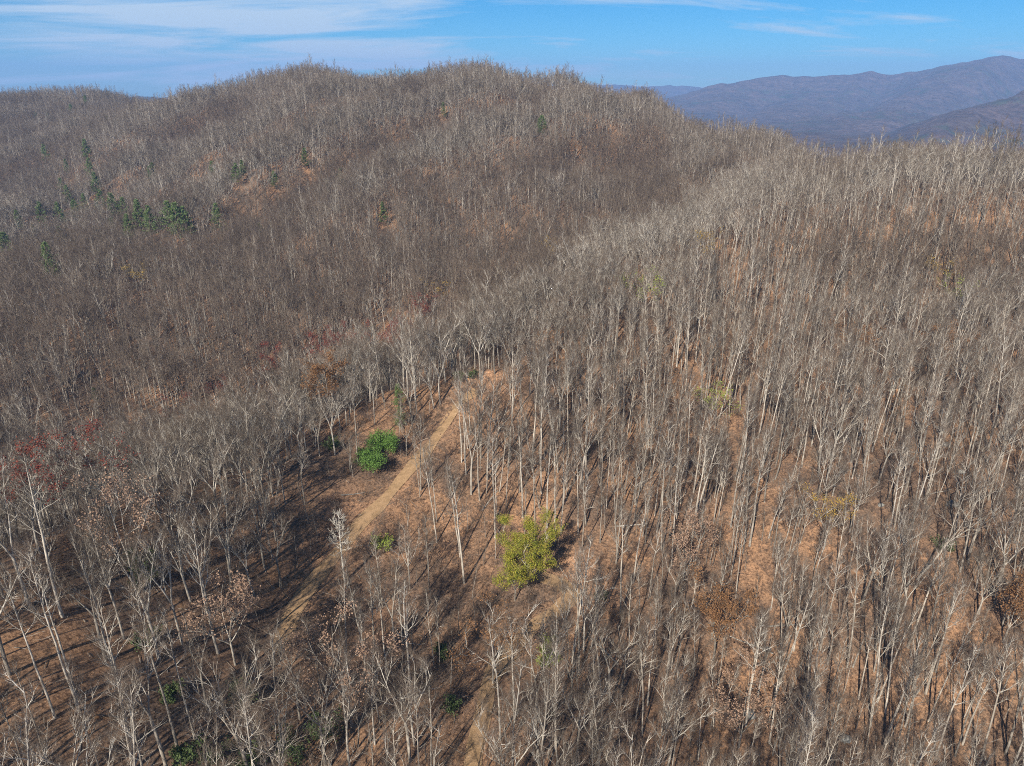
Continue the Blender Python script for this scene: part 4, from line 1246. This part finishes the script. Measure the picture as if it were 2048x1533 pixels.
def instanced(name, pts, var_, rot_, sc_, sources, label, cat):
    """One mass of plants: a cloud of feet, one plant instanced on each by geometry nodes."""
    me = bpy.data.meshes.new(name)
    me.vertices.add(len(pts)); me.vertices.foreach_set('co', np.asarray(pts, np.float32).ravel())
    for an, ty, arr in (('var', 'INT', var_.astype(np.int32)), ('rotv', 'FLOAT_VECTOR', rot_.astype(np.float32)), ('scv', 'FLOAT_VECTOR', sc_.astype(np.float32))):
        at_ = me.attributes.new(an, ty, 'POINT')
        at_.data.foreach_set('value' if ty == 'INT' else 'vector', arr.ravel())
    o = new_obj(name, me)
    ng = bpy.data.node_groups.new(name + '_nodes', 'GeometryNodeTree')
    ng.interface.new_socket('Geometry', in_out='INPUT', socket_type='NodeSocketGeometry')
    ng.interface.new_socket('Geometry', in_out='OUTPUT', socket_type='NodeSocketGeometry')
    gi, go = ng.nodes.new('NodeGroupInput'), ng.nodes.new('NodeGroupOutput')
    def attr(n_, ty):
        a = ng.nodes.new('GeometryNodeInputNamedAttribute'); a.data_type = ty; a.inputs['Name'].default_value = n_
        return a.outputs['Attribute']
    av, ar, as_ = attr('var', 'INT'), attr('rotv', 'FLOAT_VECTOR'), attr('scv', 'FLOAT_VECTOR')
    jn = ng.nodes.new('GeometryNodeJoinGeometry')
    for k, src in enumerate(sources):
        so = bpy.data.objects.new(name + '_source', src)
        oi = ng.nodes.new('GeometryNodeObjectInfo'); oi.inputs['Object'].default_value = so; oi.inputs['As Instance'].default_value = True
        cp = ng.nodes.new('FunctionNodeCompare'); cp.data_type = 'INT'; cp.operation = 'EQUAL'
        ins = [s_ for s_ in cp.inputs if s_.type == 'INT']
        ng.links.new(av, ins[0]); ins[1].default_value = k
        ip = ng.nodes.new('GeometryNodeInstanceOnPoints')
        ng.links.new(gi.outputs[0], ip.inputs['Points']); ng.links.new(cp.outputs[0], ip.inputs['Selection'])
        ng.links.new(oi.outputs['Geometry'], ip.inputs['Instance']); ng.links.new(ar, ip.inputs['Rotation']); ng.links.new(as_, ip.inputs['Scale'])
        ng.links.new(ip.outputs[0], jn.inputs[0])
    ng.links.new(jn.outputs[0], go.inputs[0])
    md = o.modifiers.new('plants', 'NODES'); md.node_group = ng
    return tag(o, label, cat, kind='stuff')

rest = ~single
src = [s.mesh('forest_tree', m_) for (l, s, m_, h_) in HERO + MID + FAR]
vv_ = var + np.where(zone == 0, 0, np.where(zone == 1, len(HERO), len(HERO) + len(MID)))
print('trees', N, 'hero', int((zone == 0).sum()), 'mid', int((zone == 1).sum()), 'far', int((zone == 2).sum()))
instanced('forest', np.stack([x, y, zt], -1)[rest], vv_[rest], np.stack([tlx, tly, rotz], -1)[rest], scale[rest, None] * g.uniform(0.88, 1.12, (int(rest.sum()), 3)), src,
          'bare grey brown deciduous wood covering the ridges and hollows', 'forest')

# low growth that closes the far canopy
x2, y2, g2 = scatter(5.4, -1000, 420, 380, 1350, 17)
z2 = height(x2, y2); u2, v2, d2 = project(np.stack([x2, y2, z2], -1))
k2 = (d2 > 440) & (u2 > -200) & (u2 < 2200) & in_sight(x2, y2, z2 + 12, 4)
x2, y2, z2 = x2[k2], y2[k2], z2[k2]
n2_ = len(x2)
lowk = [s.mesh('low_tree', SHADEM if i % 2 else FARM) for i, (l, s, m_, h_) in enumerate(FAR) if l in ('broad', 'dark')]
instanced('low_growth', np.stack([x2, y2, z2], -1), g2.integers(0, len(lowk), n2_), np.stack([np.zeros(n2_), np.zeros(n2_), g2.uniform(0, 6.28, n2_)], -1),
          np.repeat(g2.uniform(0.3, 0.6, n2_)[:, None], 3, 1), lowk, 'low brown leafless growth between the far trees', 'undergrowth')

# young trees and brush beneath
x, y, g = scatter(4.4, -330, 330, 40, 420, 9)
zt = height(x, y); u, v, dep = project(np.stack([x, y, zt], -1))
k_ = (dep > 40) & (u > -250) & (u < 2300) & (v < 1800) & in_sight(x, y, zt + 8, 4) & ((u > 620) | (dep < 200)) & (g.random(len(x)) < 0.42 * (1 - 0.95 * ell(u, v, 200, 1390, 310, 220)))
k_ &= clear_of(x, y, -0.8)
x, y, zt = x[k_], y[k_], zt[k_]
n = len(x)
instanced('saplings', np.stack([x, y, zt], -1), g.integers(0, len(YOUNG), n), np.stack([g.normal(0, .05, n), g.normal(0, .05, n), g.uniform(0, 6.28, n)], -1),
          np.repeat(g.uniform(0.55, 1.25, n)[:, None], 3, 1), [s.mesh('sapling', [M['grey'], M['twig'], M['twig']]) for s in YOUNG], 'thin leafless young trees between the trunks', 'saplings')
x, y, g = scatter(2.7, -330, 290, 40, 420, 13)
zt = height(x, y); u, v, dep = project(np.stack([x, y, zt], -1))
pbr = 0.6 + 0.4 * np.maximum.reduce([ell(u, v, 730, 1190, 170, 130), ell(u, v, 960, 1190, 160, 130), ell(u, v, 1120, 1290, 110, 90), ell(u, v, 900, 1360, 90, 170), ell(u, v, 800, 1010, 120, 90), ell(u, v, 560, 1210, 75, 80), 0.8 * ell(u, v, 470, 1120, 190, 100)])  # brush packed densest at the track end to darken its shadow pocket
pbr *= 1 - 0.93 * ell(u, v, 200, 1390, 310, 220)
pbr *= np.where(dep < 270, 1.0, np.where(u < 700, 0.9, 0.3))  # brush kept thick in the left hollow to stand for its dark shade
k_ = (dep > 40) & (u > -150) & (u < 2200) & (v < 1700) & in_sight(x, y, zt + 3, 2) & (g.random(len(x)) < pbr)
d, _ = track_near(x, y)
k_ &= d > 2.3
x, y, zt = x[k_], y[k_], zt[k_]
n = len(x)
instanced('undergrowth', np.stack([x, y, zt], -1), g.integers(0, len(BRUSH), n), np.stack([np.zeros(n), np.zeros(n), g.uniform(0, 6.28, n)], -1),
          np.repeat(g.uniform(0.5, 1.3, n)[:, None], 3, 1), [s.mesh('brush', [M['brush'] if i % 2 else M['twig']]) for i, s in enumerate(BRUSH)], 'dark purple brown leafless brush on the forest floor', 'undergrowth')

# ------------------------------------------------------------------ fallen logs and boulders
LOGS = [(1345, 812, 9, 0.4, 'orange-brown broken trunk lying beside the lime green tree'), (1718, 1304, 8, 0.9, 'pale fallen log below the ochre oak, pointing uphill'),
        (1640, 762, 9, 2.5, 'fallen grey log across the upper right slope'), (1880, 985, 7, 0.3, 'short fallen log above the thick leaning tree'),
        (1500, 1290, 9, 2.8, 'fallen log under the ochre oak'), (1262, 1052, 8, 0.2, 'pale log lying on the leaves right of the yellow-green tree'),
        (980, 1002, 7, 1.0, 'thin fallen log uphill of the yellow-green tree'), (1570, 1252, 8, 0.1, 'fallen log in the middle of the right slope'),
        (1800, 902, 9, 2.9, 'long fallen log among rocks on the right'), (706, 990, 6, 0.7, 'short log left of the upper track below the green shrubs'),
        (1182, 872, 8, 1.9, 'fallen log right of the top of the upper track'), (1205, 1300, 8, 2.3, 'thin fallen log right of the lime bushes'),
        (250, 1440, 7, 0.5, 'dark fallen log on the orange leaf slope'), (1960, 1300, 9, 0.8, 'pale fallen log near the right edge')]
for k, (u, v, L, az, lab) in enumerate(LOGS):
    p = spot(u, v)
    sk = Skin()
    n = 7
    t = np.linspace(-0.5, 0.5, n)
    P = np.zeros((1, n, 3))
    wx, wy = p[0] + math.cos(az) * L * t, p[1] + math.sin(az) * L * t
    P[0, :, 0], P[0, :, 1] = wx - p[0], wy - p[1]
    rad = np.linspace(0.20, 0.10, n)
    P[0, :, 2] = height(wx, wy) - p[2] + rad * 0.8 + (vnoise(t * 9, t * 0 + k, 3, k) - .5) * 0.1
    sk.tubes(P, rad[None], 7, 0, 0)
    S, D, tt, pr, _ = sprout(P, rad[None], 4, 0.3, 0.95, 0.9, np.random.default_rng(900 + k))
    D[:, 2] = np.abs(D[:, 2])
    sk.tubes(grow(S, D, np.array([0.8, 1.3, 0.7, 1.0]), 3, 0.1, 0.1, np.random.default_rng(k)), taper(None, np.full(4, 0.045), np.full(4, 0.02), 3), 4, 0, 1)
    mat_ = M['pale'] if 'pale' in lab else (M['leaf_rust'] if 'orange' in lab else M['grey'])
    o = bpy.data.objects.new('fallen_log', None); COL.objects.link(o); o.location = p
    tag(o, lab, 'log', 'logs lying on the forest floor')
    for nm, pt in (('trunk', (0,)), ('branch_stubs', (1,))):
        new_obj(nm, sk.mesh('log_' + nm, [mat_], pt), o)

m, nt, b = mat_base('rock', 0.9)
oc = nt.nodes.new('ShaderNodeTexCoord').outputs['Object']
nt.links.new(ramp(nt, noise(nt, oc, 2.2, 6, 0.7), [(0.3, (0.10, 0.095, 0.085)), (0.5, (0.20, 0.19, 0.17)), (0.68, (0.32, 0.31, 0.28))]), b.inputs['Base Color'])
bp = nt.nodes.new('ShaderNodeBump'); bp.inputs['Strength'].default_value = 0.7; bp.inputs['Distance'].default_value = 0.15
nt.links.new(noise(nt, oc, 5, 5, 0.7), bp.inputs['Height']); nt.links.new(bp.outputs[0], b.inputs['Normal'])
M['rock'] = m
ROCKS = [(1890, 892, 1.3, 'grey boulder on the right slope, highest of three'), (1922, 946, 1.0, 'small grey boulder right of the highest one'), (1905, 1012, 1.5, 'broad grey boulder above the thick leaning tree'),
         (1762, 1012, 0.9, 'small rock on the open leaves left of the leaning tree'), (1500, 1432, 1.2, 'mossy rock near the bottom of the right slope'), (1592, 802, 1.1, 'grey rock on the upper right slope'),
         (1532, 1300, 1.0, 'rock beside the log under the ochre oak'), (1690, 1480, 1.2, 'grey rock among pale trunks at the bottom right')]
for k, (u, v, sz, lab) in enumerate(ROCKS):
    p = spot(u, v)
    th, ph = np.meshgrid(np.linspace(0.06, math.pi - 0.06, 11), np.linspace(0, 2 * math.pi, 17)[:-1], indexing='ij')
    d = np.stack([np.sin(th) * np.cos(ph), np.sin(th) * np.sin(ph), np.cos(th)], -1)
    rr = 0.7 + 0.6 * vnoise(d[..., 0] * 2 + 9 * k, d[..., 1] * 2 + d[..., 2] * 1.3, 0.8, 70 + k) + 0.2 * vnoise(d[..., 0] * 5, d[..., 1] * 5 + d[..., 2] * 4, 0.9, 80 + k)
    V = d * rr[..., None] * sz * 0.75 * np.array([1.2, 0.95, 0.62])
    idx = np.arange(11 * 16).reshape(11, 16); nx = np.roll(idx, -1, 1)
    q = np.stack([idx[:-1], idx[1:], nx[1:], nx[:-1]], -1).reshape(-1, 4)
    V = np.concatenate([V.reshape(-1, 3), [V[0].mean(0), V[-1].mean(0)]])
    c1 = np.stack([np.full(16, 176), idx[0], nx[0]], -1); c2 = np.stack([np.full(16, 177), nx[-1], idx[-1]], -1)
    tag(new_obj('boulder', make_mesh('boulder', V, [q, c1, c2], [M['rock']], [0, 0, 0], smooth=False), None, p + np.array([0, 0, sz * 0.2])), lab, 'boulder', 'rocks on the right slope')

# broken branches strewn over the leaves: nobody could count them
x, y, g = scatter(3.0, -200, 200, 50, 300, 21)
zt = height(x, y); u, v, dep = project(np.stack([x, y, zt], -1))
k_ = (u > -60) & (u < 2110) & (v < 1600) & in_sight(x, y, zt + 1) & (g.random(len(x)) < 0.5)
d, _ = track_near(x, y)
k_ &= d > 2.0
x, y = x[k_], y[k_]
n = len(x)
L = g.gamma(2.0, 0.9, n).clip(0.6, 6.0); az = g.uniform(0, math.pi, n)
t = np.linspace(-0.5, 0.5, 3)
P = np.zeros((n, 3, 3))
P[:, :, 0] = x[:, None] + np.cos(az)[:, None] * L[:, None] * t; P[:, :, 1] = y[:, None] + np.sin(az)[:, None] * L[:, None] * t
r0 = g.uniform(0.025, 0.075, n)
P[:, :, 2] = height(P[:, :, 0], P[:, :, 1]) + r0[:, None] + g.uniform(0, 0.12, (n, 3))
sk = Skin()
h_ = n // 2
sk.tubes(P[:h_], taper(None, r0[:h_], r0[:h_] * 0.5, 3), 4, 0, 0)
sk.tubes(P[h_:], taper(None, r0[h_:], r0[h_:] * 0.5, 3), 4, 1, 0)
tag(new_obj('branch_litter', sk.mesh('branch_litter', [M['grey'], M['dark']])), 'broken grey branches strewn over the fallen leaves', 'branches', kind='stuff')
